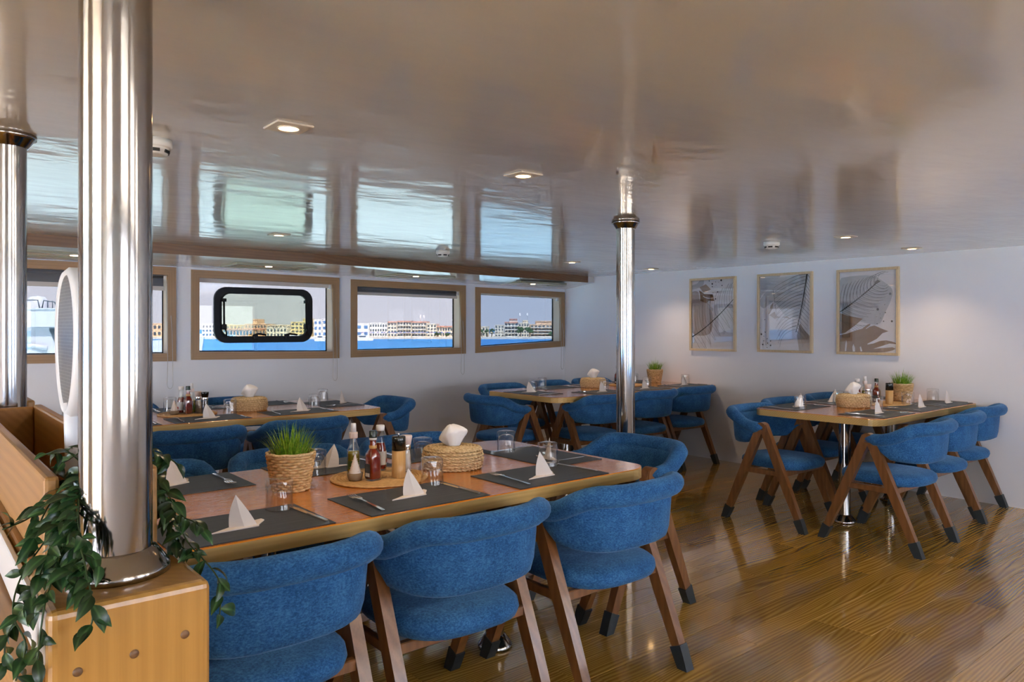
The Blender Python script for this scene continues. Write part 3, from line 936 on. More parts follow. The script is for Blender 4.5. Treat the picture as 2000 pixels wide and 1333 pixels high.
def make_hot():
    r = empty('chilli_sauce_bottle')
    MB().grid(sq_lathe([(0, .004, 0), (.0215, .005, .9), (.0225, .012, .95), (.0225, .085, .95), (.0215, .095, .8), (.014, .112, .2), (.0115, .120, 0), (.0112, .150, 0), (0, .150, 0)]), cv=True).build('sauce', M['hot'], r)
    MB().grid(sq_lathe([(0, 0, 0), (.0235, 0, .9), (.0245, .006, .95), (.0245, .087, .95), (.023, .099, .8), (.0155, .115, .2), (.013, .122, 0), (.013, .158, 0)]), cv=True).build('glass_bottle', M['bottle_glass'], r)
    MB().lathe([(.0142, .118), (.0148, .120), (.0148, .128), (.0142, .130)], 24).build('neck_band', M['mill_wood'], r)
    MB().lathe([(.0142, .150), (.0146, .152), (.0146, .158), (.014, .160)], 24).build('neck_band', M['label_white'], r)
    MB().lathe([(0, .184), (.0125, .184), (.0142, .181), (.0142, .166), (.0150, .163), (.0150, .158), (0, .158)], 24).build('cap', M['darkcap'], r)
    lb = MB().box(-.0252, -.0246, -.015, .015, .012, .062).build('back_label', M['label_dark'], r)
    MB().box(-.0257, -.0252, -.012, .012, .015, .028).build('bar_code', M['label_white'], lb)
    return r
hot = make_hot()
def make_ketchup():
    r = empty('tomato_sauce_bottle')
    MB().lathe([(0, .006), (.022, .006), (.023, .02), (.022, .085), (.016, .108), (0, .108)], 24).build('sauce', M['ketch'], r)
    MB().lathe([(0, 0), (.0235, 0), (.0245, .006), (.0245, .06), (.0225, .09), (.0155, .118), (.0135, .14), (.0145, .158)], 24).build('glass_bottle', M['bottle_glass'], r)
    lb = MB().lathe([(.0250, .022), (.0250, .076)], 24).build('paper_label', M['label_white'], r)
    for q in range(4):
        a = q * PI / 2 + .4
        Mx = Matrix.Rotation(a, 4, 'Z') @ Matrix.Translation((.0254, 0, .038))
        P = [(Mx @ Vector((0, .008 * math.cos(2 * PI * k / 12), .009 * math.sin(2 * PI * k / 12)))) for k in range(12)]
        MB().add(P, [tuple(range(12))]).build('tomato_print', M['label_red'], lb)
    MB().lathe([(0, .180), (.0165, .179), (.0175, .174), (.0165, .160), (.0150, .156), (0, .156)], 24).build('cap', M['white'], r)
    return r
ketchup = make_ketchup()
def make_oil():
    r = empty('oil_spray_bottle')
    MB().lathe([(0, .004), (.022, .004), (.0225, .02), (.0225, .078), (.021, .088), (0, .088)], 24).build('oil', M['oil'], r)
    MB().lathe([(.0228, .020), (.0228, .052)], 24).build('herb_print', M['herb'], r)
    MB().lathe([(0, 0), (.0245, 0), (.0255, .006), (.0255, .080), (.022, .098), (.0145, .118), (.0130, .140)], 24).build('glass_bottle', M['bottle_glass'], r)
    MB().tube([(0, 0, .01), (0, 0, .14)], .0015, 6).build('dip_tube', M['white'], r)
    MB().lathe([(0, .162), (.0155, .162), (.0165, .158), (.0165, .142), (.0150, .138), (0, .138)], 24).build('spray_collar', M['pinkcap'], r)
    MB().lathe([(0, .196), (.0095, .196), (.0105, .193), (.0112, .162), (0, .162)], 20).build('spray_button', M['white'], r)
    return r
oil = make_oil()
def make_mill():
    r = empty('pepper_mill')
    MB().lathe([(0, 0), (.0255, 0), (.0262, .002), (.0262, .102), (0, .102)], 32).build('wood_body', M['mill_wood'], r)
    MB().lathe([(0, .156), (.0245, .156), (.0262, .153), (.0262, .103), (0, .103)], 32).build('black_head', M['blackgloss'], r)
    MB().lathe([(0, .168), (.003, .1675), (.0042, .164), (.0030, .160), (.0016, .156), (0, .156)], 14).build('steel_knob', M['cutlery'], r)
    return r
mill = make_mill()
def make_grinder(name, fill, cap):
    r = empty(name)
    MB().lathe([(0, .004), (.0205, .004), (.0185, .055), (.0155, .082), (0, .082)], 20).build('filling', fill, r)
    MB().lathe([(0, 0), (.0225, 0), (.0235, .006), (.0215, .055), (.018, .088)], 24).build('glass_jar', M['bottle_glass'], r)
    MB().lathe([(.0185, .088), (.0190, .090), (.0190, .104), (.0185, .106)], 24).build('steel_ring', M['cutlery'], r)
    MB().lathe([(0, .142), (.0235, .142), (.0250, .138), (.0195, .106), (0, .106)], 24).build('grinder_cap', cap, r)
    return r
salt = make_grinder('salt_grinder', M['salt'], M['pinkcap'])
pepper = make_grinder('pepper_grinder', M['pepper'], M['blackgloss'])
def make_boat():
    r = empty('toothpick_bowl')
    MB().lathe([(0, 0), (.023, 0), (.0275, .010), (.0305, .027), (.0285, .028), (.025, .012), (0, .009)], 28).build('bowl', M['clay'], r)
    MB().lathe([(0, .010), (.024, .014), (.0235, .024), (.002, .094), (0, .0955)], 24, smooth=True).build('paper_cone', M['napkin'], r)
    for q in range(30):
        t = (q + .5) / 30; a = q * 2.3999; z = .030 + .055 * t; rad = .0235 - .0215 * (z - .024) / .070
        p0 = Vector((rad * math.cos(a), rad * math.sin(a), z)); p1 = p0 + Vector((math.cos(a) * .0035, math.sin(a) * .0035, .0012))
        MB().tube([p0, p1], .0011, 4).build('toothpick', M['toothpick'], r)
    return r
boat = make_boat()

# ------------------------------------------------------------------ laying the tables
TN = {1: 'front table', 2: 'corner table', 3: 'table below the windows', 4: 'table under the prints'}
rg = random.Random(21)
def setting(t, seat, x, y, a, parts='mkfng', gl=None, nap=None, napa=0, short=False):
    """a = rotation; local frame: seat towards -y, fork left, knife right, glass upper right"""
    Mx = Matrix.Translation((x, y, TZ)) @ Matrix.Rotation(R(a), 4, 'Z')
    tail = seat + ' of the ' + TN[t]
    gp = 'on the ' + TN[t]
    if 'm' in parts:
        place(mat_p, (x, y, TZ), R(a), 'grey woven placemat, ' + tail, 'placemat', 'placemats ' + gp)
    z = .0031
    if 'f' in parts:
        p = Mx @ Vector((-.165 + rg.uniform(-.008, .008), rg.uniform(-.012, .012), z)); place(fork, p, R(a + rg.uniform(-6, 6)), 'steel fork lying on the placemat, ' + tail, 'fork', 'forks ' + gp, 1.28)
    if 'k' in parts:
        p = Mx @ Vector((.205 + rg.uniform(-.005, .005), rg.uniform(-.012, .012), z)); place(knife, p, R(a + rg.uniform(-5, 5)), 'steel table knife lying on the placemat, ' + tail, 'knife', 'knives ' + gp, 1.12)
    if 'n' in parts:
        q = nap or (0.02, -.01)
        p = Mx @ Vector((q[0], q[1], z)); place(napkin, p, R(napa), 'folded paper napkin standing like a sail, ' + tail, 'napkin', 'napkins ' + gp)
    if 'g' in parts:
        q = gl or (.165, .115)
        p = Mx @ Vector((q[0], q[1], z if abs(q[0]) < .18 and abs(q[1]) < .1 else .0031)); place(tumbler, p, R(a + rg.uniform(-20, 20)), 'clear tumbler standing upside down, ' + tail, 'glass', 'tumblers ' + gp)
# front table
setting(1, 'near left seat', .770, 2.176, 0, nap=(-.008, -.03), gl=(.165, .113))
setting(1, 'near middle seat', 1.345, 2.172, 0, nap=(.012, .004), gl=(.170, .118))
setting(1, 'near right seat', 1.945, 2.174, 0, nap=(-.015, -.03), gl=(.143, .114))
setting(1, 'far left seat', .785, 2.852, 180, parts='mkfn', nap=(0, -.04), napa=20)
setting(1, 'far middle seat', 1.380, 2.862, 180, nap=(0, .02), gl=(.118, .128), napa=150)
setting(1, 'far right seat', 1.905, 2.862, 180, parts='mkfg', gl=(.150, .132))
setting(1, 'right end seat', 2.232, 2.488, 90, nap=(-.085, .03), gl=(.175, .062), napa=60)
place(pot, (1.082, 2.545, TZ), 0, 'potted green grass in a woven pot on the front table', 'plant', 'grass pots on the tables')
place(trivet, (1.425, 2.520, TZ), 0, 'round straw trivet under the bottles on the front table', 'trivet', 'straw trivets')
zt = TZ + .0092
def sauces(t, items, g=''):
    nm = {1: (boat, 'small clay bowl with a white paper cone of toothpicks', 'bowl', 'toothpick bowls'), 2: (hot, 'red chilli sauce bottle with dark green cap', 'bottle', 'chilli sauce bottles'),
          3: (ketchup, 'tomato sauce bottle with white cap', 'bottle', 'tomato sauce bottles'), 4: (oil, 'olive oil spray bottle with pale pump', 'bottle', 'oil spray bottles'),
          5: (mill, 'bamboo pepper mill with black head', 'pepper mill', 'pepper mills'), 6: (salt, 'clear salt grinder with pale cap', 'grinder', 'salt grinders'),
          7: (pepper, 'clear pepper grinder with black cap', 'grinder', 'pepper grinders')}
    for k, x, y, a in items:
        p, l, c, gg = nm[k]
        place(p, (x, y, zt), R(a), l + ' on the ' + TN[t], c, gg)
sauces(1, [(1, 1.318, 2.512, 0), (2, 1.372, 2.474, 8), (3, 1.492, 2.630, 20), (4, 1.372, 2.628, 0), (5, 1.472, 2.455, 0), (6, 1.556, 2.540, 0)])
place(basket, (1.765, 2.515, TZ), R(-40), 'woven seagrass tissue basket on the front table', 'tissue box', 'tissue baskets')
# table under the prints
for k, (x, nm) in enumerate(((5.06, 'near right seat'), (5.62, 'middle right seat'), (6.10, 'wall-side right seat'))):
    setting(4, nm, x, 2.272, 0, nap=((.03, .008), (.09, -.02), (.10, -.02))[k], napa=0, gl=((.215, .10), (.165, .10), (.14, .10))[k])
for k, (x, nm) in enumerate(((5.05, 'near left seat'), (5.62, 'middle left seat'), (6.10, 'wall-side left seat'))):
    setting(4, nm, x, 2.855, 180, nap=((-.02, .02), (.0, .0), (.02, 0))[k], napa=160, gl=((.11, .10), (.14, .11), (.14, .11))[k])
place(basket, (5.385, 2.585, TZ), R(-30), 'woven seagrass tissue basket on the table under the prints', 'tissue box', 'tissue baskets')
place(trivet, (5.760, 2.540, TZ), 0, 'round straw trivet on the table under the prints', 'trivet', 'straw trivets')
sauces(4, [(5, 5.700, 2.468, 0), (2, 5.715, 2.570, 10), (4, 5.700, 2.650, 0), (6, 5.640, 2.600, 0), (3, 5.640, 2.680, 0)])
place(pot, (6.130, 2.560, TZ), R(40), 'potted green grass in a woven pot on the table under the prints', 'plant', 'grass pots on the tables')
# corner table
for k, (x, nm) in enumerate(((4.86, 'near left seat'), (5.45, 'near middle seat'), (6.05, 'near right seat'))):
    setting(2, nm, x, 4.612, 0, nap=((.02, .01), (.0, .0), (.04, .03))[k], gl=((.16, .12), (.165, .11), (.17, .115))[k])
for k, (x, nm) in enumerate(((4.86, 'far left seat'), (5.45, 'far middle seat'), (6.05, 'far right seat'))):
    setting(2, nm, x, 5.252, 180, parts='mkfg', gl=((.12, -.02), (.14, .11), (.14, .11))[k])
setting(2, 'left end seat', 4.332, 4.940, -90, nap=(-.06, .02), gl=(-.16, .14), napa=-20)
place(basket, (5.190, 5.035, TZ), R(-40), 'woven seagrass tissue basket on the corner table', 'tissue box', 'tissue baskets')
place(trivet, (5.640, 5.000, TZ), 0, 'round straw trivet on the corner table behind the slender pillar', 'trivet', 'straw trivets')
sauces(2, [(2, 5.585, 5.080, 10), (4, 5.640, 5.100, 0)])
place(pot, (6.180, 5.090, TZ), R(80), 'potted green grass in a woven pot on the corner table', 'plant', 'grass pots on the tables')
# table below the windows
for k, (x, nm) in enumerate(((.98, 'near left seat'), (1.52, 'near middle seat'), (2.12, 'near right seat'))):
    setting(3, nm, x, 4.866, 0, nap=((.0, .0), (.0, -.01), (.03, .01))[k], gl=((.165, .115), (.190, .150), (.190, .150))[k])
for k, (x, nm) in enumerate(((.98, 'far left seat'), (1.58, 'far middle seat'), (2.12, 'far right seat'))):
    setting(3, nm, x, 5.530, 180, nap=((-.0, .0), (.05, .0), (.1, 0))[k], napa=170, gl=((.14, .11), (.14, .11), (.14, .11))[k], parts='mkfng' if k != 2 else 'mkfn')
setting(3, 'right end seat', 2.530, 5.190, 90, nap=(.01, -.09), gl=(.200, -.02), napa=40, parts='mfng')
place(basket, (1.895, 5.175, TZ), R(-40), 'woven seagrass tissue basket on the table below the windows', 'tissue box', 'tissue baskets')
place(trivet, (1.490, 5.195, TZ), 0, 'round straw trivet under the bottles on the table below the windows', 'trivet', 'straw trivets')
sauces(3, [(1, 1.392, 5.140, 0), (2, 1.475, 5.130, 8), (3, 1.450, 5.195, 0), (4, 1.515, 5.190, 0), (6, 1.555, 5.180, 0), (7, 1.572, 5.095, 0)])

# ------------------------------------------------------------------ ceiling fittings
def make_down():
    r = empty('downlight')
    MB().bbox(-.056, .056, -.056, .056, -.006, 0, .002).build('trim_plate', M['trimplate'], r)
    MB().lathe([(.034, -.0062), (.034, -.0085), (.029, -.0085), (.029, -.0062)], 28).build('lamp_ring', M['trimplate'], r)
    MB().lathe([(0, -.0075), (.029, -.0075)], 28).build('lamp_lens', M['lamp'], r)
    l = bpy.data.lights.new('downlight_lamp', 'SPOT'); l.energy = 4.5; l.color = (1, .74, .48); l.spot_size = R(120); l.spot_blend = .8; l.shadow_soft_size = .03
    q = bpy.data.objects.new('downlight_lamp', l); col.objects.link(q); q.parent = r; q.location = (0, 0, -.02)
    return r
down = make_down()
for x, y, l in ((.898, 2.129, 'square warm downlight nearest the camera in the ceiling'), (1.889, 2.212, 'square warm downlight in the ceiling above the right end of the front table'),
                (1.892, 4.64, 'square warm downlight in the ceiling above the table below the windows'), (4.755, 4.88, 'square warm downlight in the ceiling left of the slender pillar top'),
                (5.915, 4.92, 'square warm downlight in the ceiling right of the slender pillar top'), (4.808, 2.361, 'square warm downlight in the ceiling above the third print, nearer one'),
                (5.90, 2.39, 'square warm downlight in the ceiling nearest the art wall'), (-1.6, 2.2, 'square warm downlight in the ceiling behind the camera, left'),
                (-1.6, -.6, 'square warm downlight in the ceiling behind the camera, aft'), (1.2, -.6, 'square warm downlight in the ceiling behind the camera, middle'), (4.0, -.6, 'square warm downlight in the ceiling behind the camera, forward')):
    place(down, (x, y, ZC), 0, l, 'downlight', 'ceiling downlights')
def make_hatch():
    r = empty('soffit_panel')
    mb = MB()
    for (x0, x1, y0, y1) in ((-.34, .34, -.20, -.175), (-.34, .34, .175, .20), (-.34, -.315, -.175, .175), (.315, .34, -.175, .175)):
        mb.bbox(x0, x1, y0, y1, -.012, .012, .003)
    mb.build('moulding', M['panel_trim'], r)
    MB().box(-.315, .315, -.175, .175, -.004, .01).build('board', M['panel'], r)
    MB().lathe([(0, -.007), (.026, -.007), (.030, -.004)], 20).build('lamp_lens', M['lamp_small'], r)
    return r
hatch = make_hatch()
for x, y, z, l in ((.98, 6.12, 1.851, 'leftmost soffit panel with small lamp, above the window by the pillars'), (2.42, 6.15, 1.848, 'soffit panel with small lamp above the window with black hatch'),
                   (3.95, 6.26, 1.838, 'soffit panel with small lamp above the third window'), (5.55, 6.33, 1.826, 'soffit panel with small lamp above the corner window')):
    h_ = place(hatch, (x, y, z), 0, l, 'ceiling panel', 'soffit panels above the windows')
def make_det():
    r = empty('smoke_detector')
    MB().lathe([(0, 0), (.054, 0), (.054, -.022), (.050, -.026), (0, -.026)], 28).build('base', M['detector'], r)
    MB().lathe([(.046, -.026), (.040, -.046), (.030, -.048), (0, -.048)], 28).build('sensor_head', M['detector'], r)
    for k in range(6):
        a = PI * k / 3
        Mx = Matrix.Rotation(a, 4, 'Z')
        MB().box(.040, .0445, -.014, .014, -.042, -.032, M=Mx).build('vent_slot', M['dark'], r)
    return r
det = make_det()
for x, y, l in ((3.275, 4.80, 'round smoke detector on the ceiling above the third window'), (4.72, 2.846, 'round smoke detector on the ceiling above the middle print'), (.632, 2.56, 'round smoke detector on the ceiling half hidden by the nearest pillar')):
    place(det, (x, y, ZC), R(20), l, 'smoke detector', 'ceiling smoke detectors')

# ------------------------------------------------------------------ framed prints on the art wall
def art(name, yl, yr, zb, zt, label, draw):
    r = empty('framed_print', (XR, (yl + yr) / 2, (zb + zt) / 2)); tag(r, label, 'picture', 'botanical prints on the wall')
    hw, hh = (yl - yr) / 2, (zt - zb) / 2
    fw = .022; D = .030
    for (u0, u1, v0, v1) in ((-hw, hw, -hh, -hh + fw), (-hw, hw, hh - fw, hh), (-hw, -hw + fw, -hh + fw, hh - fw), (hw - fw, hw, -hh + fw, hh - fw)):
        MB().bbox(-D, 0, u0, u1, v0, v1, .002).build('frame_rail', M['pine_frame'], r)
    iw, ih = hw - fw, hh - fw
    mb = MB(); mb.box(-.010, -.001, -iw, iw, -ih, ih, 0)
    lay = [0]
    def pt(a, b):
        return (iw - a * 2 * iw, -ih + b * 2 * ih)
    def clip(a): return min(1, max(0, a))
    def poly(P, mi):
        lay[0] += 1; x = -.010 - lay[0] * .00012
        P2 = [pt(clip(a), clip(b)) for a, b in P]
        bm = bmesh.new(); vv = [bm.verts.new((x, p[0], p[1])) for p in P2]
        try: f_ = bm.faces.new(vv)
        except ValueError: bm.free(); return
        bmesh.ops.triangulate(bm, faces=[f_]); bm.verts.index_update()
        mb.add([v.co.copy() for v in bm.verts], [[q.index for q in g.verts] for g in bm.faces], mi); bm.free()
    def line(P, w0, w1=None, mi=1):
        w1 = w0 if w1 is None else w1
        x = -.010 - (lay[0] + 1) * .00012
        P2 = [Vector((0, *pt(clip(a), clip(b)))) for a, b in P]; vs = []
        for i, p in enumerate(P2):
            d = P2[min(i + 1, len(P2) - 1)] - P2[max(i - 1, 0)]
            if d.length < 1e-6: d = Vector((0, 1, 0))
            d.normalize(); nn = Vector((0, -d.z, d.y)); ww = w0 + (w1 - w0) * i / (len(P2) - 1)
            for sgn in (-1, 1):
                q = p + nn * ww * sgn
                vs.append((x, min(iw, max(-iw, q.y)), min(ih, max(-ih, q.z))))
        mb.add(vs, [(2 * i, 2 * i + 1, 2 * i + 3, 2 * i + 2) for i in range(len(P2) - 1)], mi)
    def dot(a, b, rad, mi=1):
        lay[0] += .05
        poly([(a + rad * math.cos(2 * PI * k / 10), b + rad * .72 * math.sin(2 * PI * k / 10)) for k in range(10)], mi)
    def bez(p0, p1, p2, n=9):
        return [((1 - t) ** 2 * p0[0] + 2 * t * (1 - t) * p1[0] + t * t * p2[0], (1 - t) ** 2 * p0[1] + 2 * t * (1 - t) * p1[1] + t * t * p2[1]) for t in [k / (n - 1) for k in range(n)]]
    draw(poly, line, dot, bez)
    mb.build('print', [M['paper'], M['ink_black'], M['ink_grey'], M['ink_brown'], M['ink_tan'], M['ink_taupe']], r)
    MB().box(-.018, -.0165, -iw, iw, -ih, ih).build('glass_pane', M['pic_glass'], r)
def smooth(P, k=2):
    for _ in range(k):
        Q = []
        for i in range(len(P)):
            a, b = P[i], P[(i + 1) % len(P)]
            Q += [(a[0] * .75 + b[0] * .25, a[1] * .75 + b[1] * .25), (a[0] * .25 + b[0] * .75, a[1] * .25 + b[1] * .75)]
        P = Q
    return P
def art1(poly, line, dot, bez):
    poly(smooth([(-.1, .82), (.14, .86), (.22, .74), (.42, .66), (.5, .5), (.5, .28), (.38, .18), (-.1, .2)]), 5)
    poly(smooth([(-.05, .93), (.14, .95), (.22, 1.05), (.30, 1.0), (.28, .92), (.12, .88), (-.05, .87)]), 2)
    poly([(.18, .90), (.34, .94), (.46, .86), (.28, .82)], 4)
    poly([(.16, .86), (.30, .80), (.50, .79), (.54, .69), (.38, .70), (.36, .66), (.20, .70)], 3)
    line(bez((.27, .77), (.36, .72), (.52, .735)), .004, .002, 0); line(bez((.14, .88), (.2, .8), (.19, .70)), .006, .003, 0)
    poly([(.38, .64), (.52, .58), (.5, .54), (.42, .58)], 2)
    for k in range(9):
        t = k / 9; x, y = .0 + t * 1.0, .17 + .53 * t ** .9
        line(bez((x + .02, y), (x - .06, y + .16), (x - .10 + .25 * t, y + .30 + .05 * t)), .0012)
        line(bez((x + .06, y + .02), (x + .01, y + .20), (x + .0 + .2 * t, y + .34)), .0009)
        line(bez((x + .03, y), (x + .14, y - .10), (x + .24, y - .24)), .0011)
        line(bez((x + .07, y + .03), (x + .20, y - .06), (x + .33, y - .18)), .0008)
    line(bez((0, .17), (.45, .33), (1.0, .72)), .006, .0035)
    for a, b, q in ((.42, .985, .012), (.49, .94, .018), (.49, .90, .012), (.57, .965, .008), (.70, .985, .02), (.58, .92, .006), (.72, .91, .012), (.62, .82, .014), (.57, .72, .016), (.51, .81, .008), (.64, .96, .006)): dot(a, b, q)
def art2(poly, line, dot, bez):
    poly([(0, 1), (.42, 1), (.30, .9), (.06, .76), (0, .7)], 2)
    poly([(0, .68), (.08, .76), (.40, .98), (.95, 1), (.9, .6), (.8, .42), (.5, .46), (.34, .62), (.28, .66), (.08, .56), (0, .6)], 2)
    poly([(.17, .48), (.22, .60), (.28, .645), (.26, .56), (.20, .49)], 4)
    poly([(.20, .47), (.3, .52), (.34, .46), (.42, .44), (.3, .42)], 5)
    poly([(.78, .0), (.74, .20), (.80, .36), (.88, .27), (1, .18), (1, 0)], 4)
    poly([(.44, .44), (.54, .455), (.62, .42)], 4)
    for k in range(17):
        t = k / 16; x, y = .93 - .21 * t, 1.0 - .74 * t
        ex = .28 + .10 * t + .03 * math.sin(k * 2.1)
        line(bez((x, y + .02), (x - .30, y - .02), (max(.27, ex), y - .16 - .06 * t)), .0016 if k % 3 else .0026, .0010)
        line(bez((x, y - .0), (x + .06, y - .03), (min(1, x + .17), y - .12)), .0014 if k % 3 else .0022, .0009)
    for k in range(5):
        line(bez((.76, .40 - .02 * k), (.80 + .02 * k, .25), (.85 + .02 * k, .05 + .02 * k)), .0012)
    line(bez((.27, .82), (.30, .66), (.34, .47)), .0014)
    line(bez((.93, 1.0), (.86, .62), (.72, .24)), .007, .003)
    for a, b, q in ((.10, .41, .010), (.0, .30, .008), (.11, .24, .012), (.03, .21, .018), (.08, .185, .008), (.15, .15, .01), (.08, .12, .01), (.16, .09, .012), (.06, .07, .016), (.22, .12, .014), (.22, .06, .016), (.15, .03, .010)): dot(a, b, q)
def art3(poly, line, dot, bez):
    poly(smooth([(-.1, .92), (.25, .95), (.6, .95), (.80, .85), (.95, .76), (.90, .62), (.80, .48), (.72, .33), (.5, .35), (.2, .42), (-.1, .5)]), 2)
    poly([(0, .49), (.15, .45), (.42, .415), (.28, .33), (.10, .24), (0, .22)], 3)
    poly([(0, .21), (.12, .225), (.3, .27), (.47, .30), (.5, .12), (.46, .09), (.50, 0), (0, 0)], 3)
    poly([(.40, .285), (.50, .34), (.55, .352), (.55, .335), (.45, .28)], 3)
    poly([(.44, .27), (.54, .315), (.62, .33), (.75, .29), (.86, .26), (.76, .235), (.66, .165), (.46, .09)], 3)
    poly([(.46, .09), (.60, .108), (.72, .142), (.82, .150), (.93, .135), (1, .115), (1, .105), (.88, .112), (.74, .078), (.60, .045), (.48, .03)], 3)
    poly([(.46, .06), (.60, .045), (.76, .056), (.93, .068), (.98, .05), (.93, .03), (.80, .006), (.66, 0), (.46, 0)], 3)
    poly([(.095, .005), (.10, .09), (.12, .15), (.135, .10), (.12, .01)], 0)
    poly([(.24, .005), (.23, .06), (.25, .10), (.28, .05), (.28, .005)], 0)
    poly([(.38, .01), (.365, .065), (.385, .07), (.41, .01)], 0)
    for k in range(11):
        t = k / 10; x, y = .02 + .62 * t, .51 + .31 * t
        line(bez((x, y), (x - .04 - .05 * t, y + .16), (x + .05 + .12 * t, min(.99, y + .34 - .18 * t))), .0016, .001)
        line(bez((x + .03, y + .02), (x + .02, y + .17), (x + .10 + .12 * t, min(.99, y + .33 - .18 * t))), .0010)
        line(bez((x, y), (x + .16, y - .08), (min(.86, x + .45 - .12 * t), y - .12 + .10 * t)), .0015, .001)
        line(bez((x + .03, y + .01), (x + .2, y - .04), (min(.84, x + .42 - .1 * t), y - .09 + .10 * t)), .0009)
        if k < 7: line(bez((.0 + .06 * k, .40 - .012 * k), (.16 + .05 * k, .33), (.28 + .04 * k, .26 + .012 * k)), .0009)
    line(bez((0, .5), (.32, .64), (.68, .86)), .006, .004)
    poly([(.61, .82), (.64, .87), (.68, .885), (.73, .865), (.66, .835)], 1)
    for a, b, q in ((.89, .71, .022), (.68, .525, .022), (.80, .58, .008), (.81, .485, .012), (.72, .47, .006), (.73, .42, .008), (.78, .38, .012), (.92, .38, .018), (.67, .35, .010), (.66, .435, .006), (.99, .6, .008), (.62, .205, .008)): dot(a, b, q)
art('framed_print', 4.752, 4.205, 1.092, 1.834, 'left framed botanical print nearest the windows, tan leaf shapes', art1)
art('framed_print', 3.967, 3.412, 1.097, 1.836, 'middle framed print with one long dark feather leaf', art2)
art('framed_print', 3.188, 2.664, 1.097, 1.832, 'right framed print with brown leaf shapes at its foot', art3)

# ------------------------------------------------------------------ trailing plant on the planter
iv = empty('trailing_plant', (.25, 1.40, .95)); tag(iv, 'trailing dark green leafy plant spilling over the planter around the nearest pillar', 'plant')
ST = [
    [(0.254,1.400,1.103),(0.204,1.389,1.065),(0.159,1.362,1.036),(0.120,1.329,1.030)],
    [(0.246,1.380,1.098),(0.211,1.344,1.051),(0.167,1.290,1.011),(0.134,1.252,0.975),(0.122,1.223,0.936),(0.133,1.188,0.902),(0.120,1.173,0.863)],
    [(0.249,1.352,1.098),(0.196,1.297,1.047),(0.180,1.236,1.002),(0.160,1.192,0.968),(0.150,1.162,0.950),(0.140,1.142,0.895)],
    [(0.230,1.360,1.094),(0.206,1.264,1.036),(0.204,1.192,0.994),(0.204,1.149,0.964),(0.202,1.131,0.933),(0.192,1.126,0.924)],
    [(0.256,1.411,1.106),(0.246,1.445,1.118),(0.223,1.464,1.102),(0.201,1.470,1.091)],
    [(0.239,1.380,1.090),(0.180,1.268,1.026),(0.160,1.236,0.994),(0.141,1.208,0.960),(0.114,1.204,0.916),(0.110,1.194,0.879)],
    [(0.215,1.360,1.086),(0.206,1.250,1.030),(0.222,1.195,0.989)],
    [(0.222,1.370,1.080),(0.201,1.260,1.029),(0.200,1.192,0.982),(0.186,1.179,0.968)],
    [(0.212,1.350,1.070),(0.188,1.251,1.017),(0.168,1.220,0.982)],
    [(0.222,1.370,1.070),(0.205,1.240,1.013),(0.180,1.183,0.982)],
    [(0.361,1.466,1.105),(0.365,1.438,1.044),(0.372,1.382,1.002),(0.380,1.323,0.965),(0.386,1.270,0.951),(0.402,1.228,0.916),(0.398,1.218,0.862)],
    [(0.350,1.490,1.106),(0.378,1.449,1.094),(0.395,1.426,1.078)],
    [(0.352,1.470,1.100),(0.377,1.376,1.010),(0.391,1.325,0.997),(0.397,1.294,0.985)],
    [(0.352,1.460,1.100),(0.366,1.363,0.972),(0.384,1.308,0.950)],
    [(0.352,1.466,1.103),(0.366,1.425,1.020),(0.367,1.387,0.984),(0.377,1.355,0.963)],
    [(0.25,1.44,1.10),(0.285,1.47,1.13),(0.30,1.50,1.12)],
    [(0.24,1.43,1.10),(0.215,1.43,1.125),(0.19,1.44,1.12)],
    [(0.22,1.41,1.09),(0.175,1.33,1.05),(0.155,1.29,1.02)],
]
LM = []
for q in range(4):
    L = (.040, .046, .052, .034)[q]; wd = L * (.25, .24, .22, .27)[q]; rows = []
    for k in range(8):
        s_ = k / 7; ww = wd * math.sin(PI * min(1, s_ * .97 + .03) ** .85) if 0 < k < 7 else .0004
        zc = .10 * L * math.sin(PI * s_) - .14 * L * s_ * s_
        rows.append([(L * s_, -ww, zc + ww * .35), (L * s_, 0, zc), (L * s_, ww, zc + ww * .35)])
    LM.append(MB().grid(rows).mesh('leaf', M['leaf']))
org = Vector((.25, 1.40, .95))
rgl = random.Random(4)
def catmull(P, n):
    out = []
    Q = [P[0]] + P + [P[-1]]
    for i in range(1, len(Q) - 2):
        for k in range(n):
            t = k / n; a, b_, c_, d_ = (Vector(Q[i + j]) for j in (-1, 0, 1, 2))
            out.append(.5 * ((2 * b_) + (c_ - a) * t + (2 * a - 5 * b_ + 4 * c_ - d_) * t * t + (3 * b_ - a - 3 * c_ + d_) * t ** 3))
    out.append(Vector(P[-1])); return out
for si, S_ in enumerate(ST):
    pts = catmull(S_, 6)
    vine = MB().tube([p - org for p in pts], .0013, 5).build('vine_stem', M['stem'], iv)
    acc = 0; step = .0125 if si not in (0, 10, 13) else .016
    for i in range(1, len(pts)):
        acc += (pts[i] - pts[i - 1]).length
        while acc > step:
            acc -= step
            tdir = (pts[i] - pts[i - 1]).normalized()
            d = (tdir * .6 + Vector((rgl.uniform(-1, 1), rgl.uniform(-1, 1), rgl.uniform(-.8, .35)))).normalized()
            if (pts[i] - Vector((.268, 1.312, pts[i].z))).length < .095:   # keep clear of the pillar
                away = Vector((pts[i].x - .268, pts[i].y - 1.312, 0)).normalized(); d = (d * .5 + away * .9).normalized()
            up = Vector((rgl.uniform(-.5, .5), rgl.uniform(-1.0, .1), rgl.uniform(.2, 1))).normalized()
            ydir = up.cross(d).normalized(); zdir = d.cross(ydir)
            lo = obj('leaf', LM[rgl.randrange(4)], iv)
            mt = Matrix((d, ydir, zdir)).transposed().to_4x4(); mt.translation = pts[i] - org
            lo.matrix_local = mt
            s_ = rgl.uniform(.55, .95); lo.scale = (s_, s_, s_)

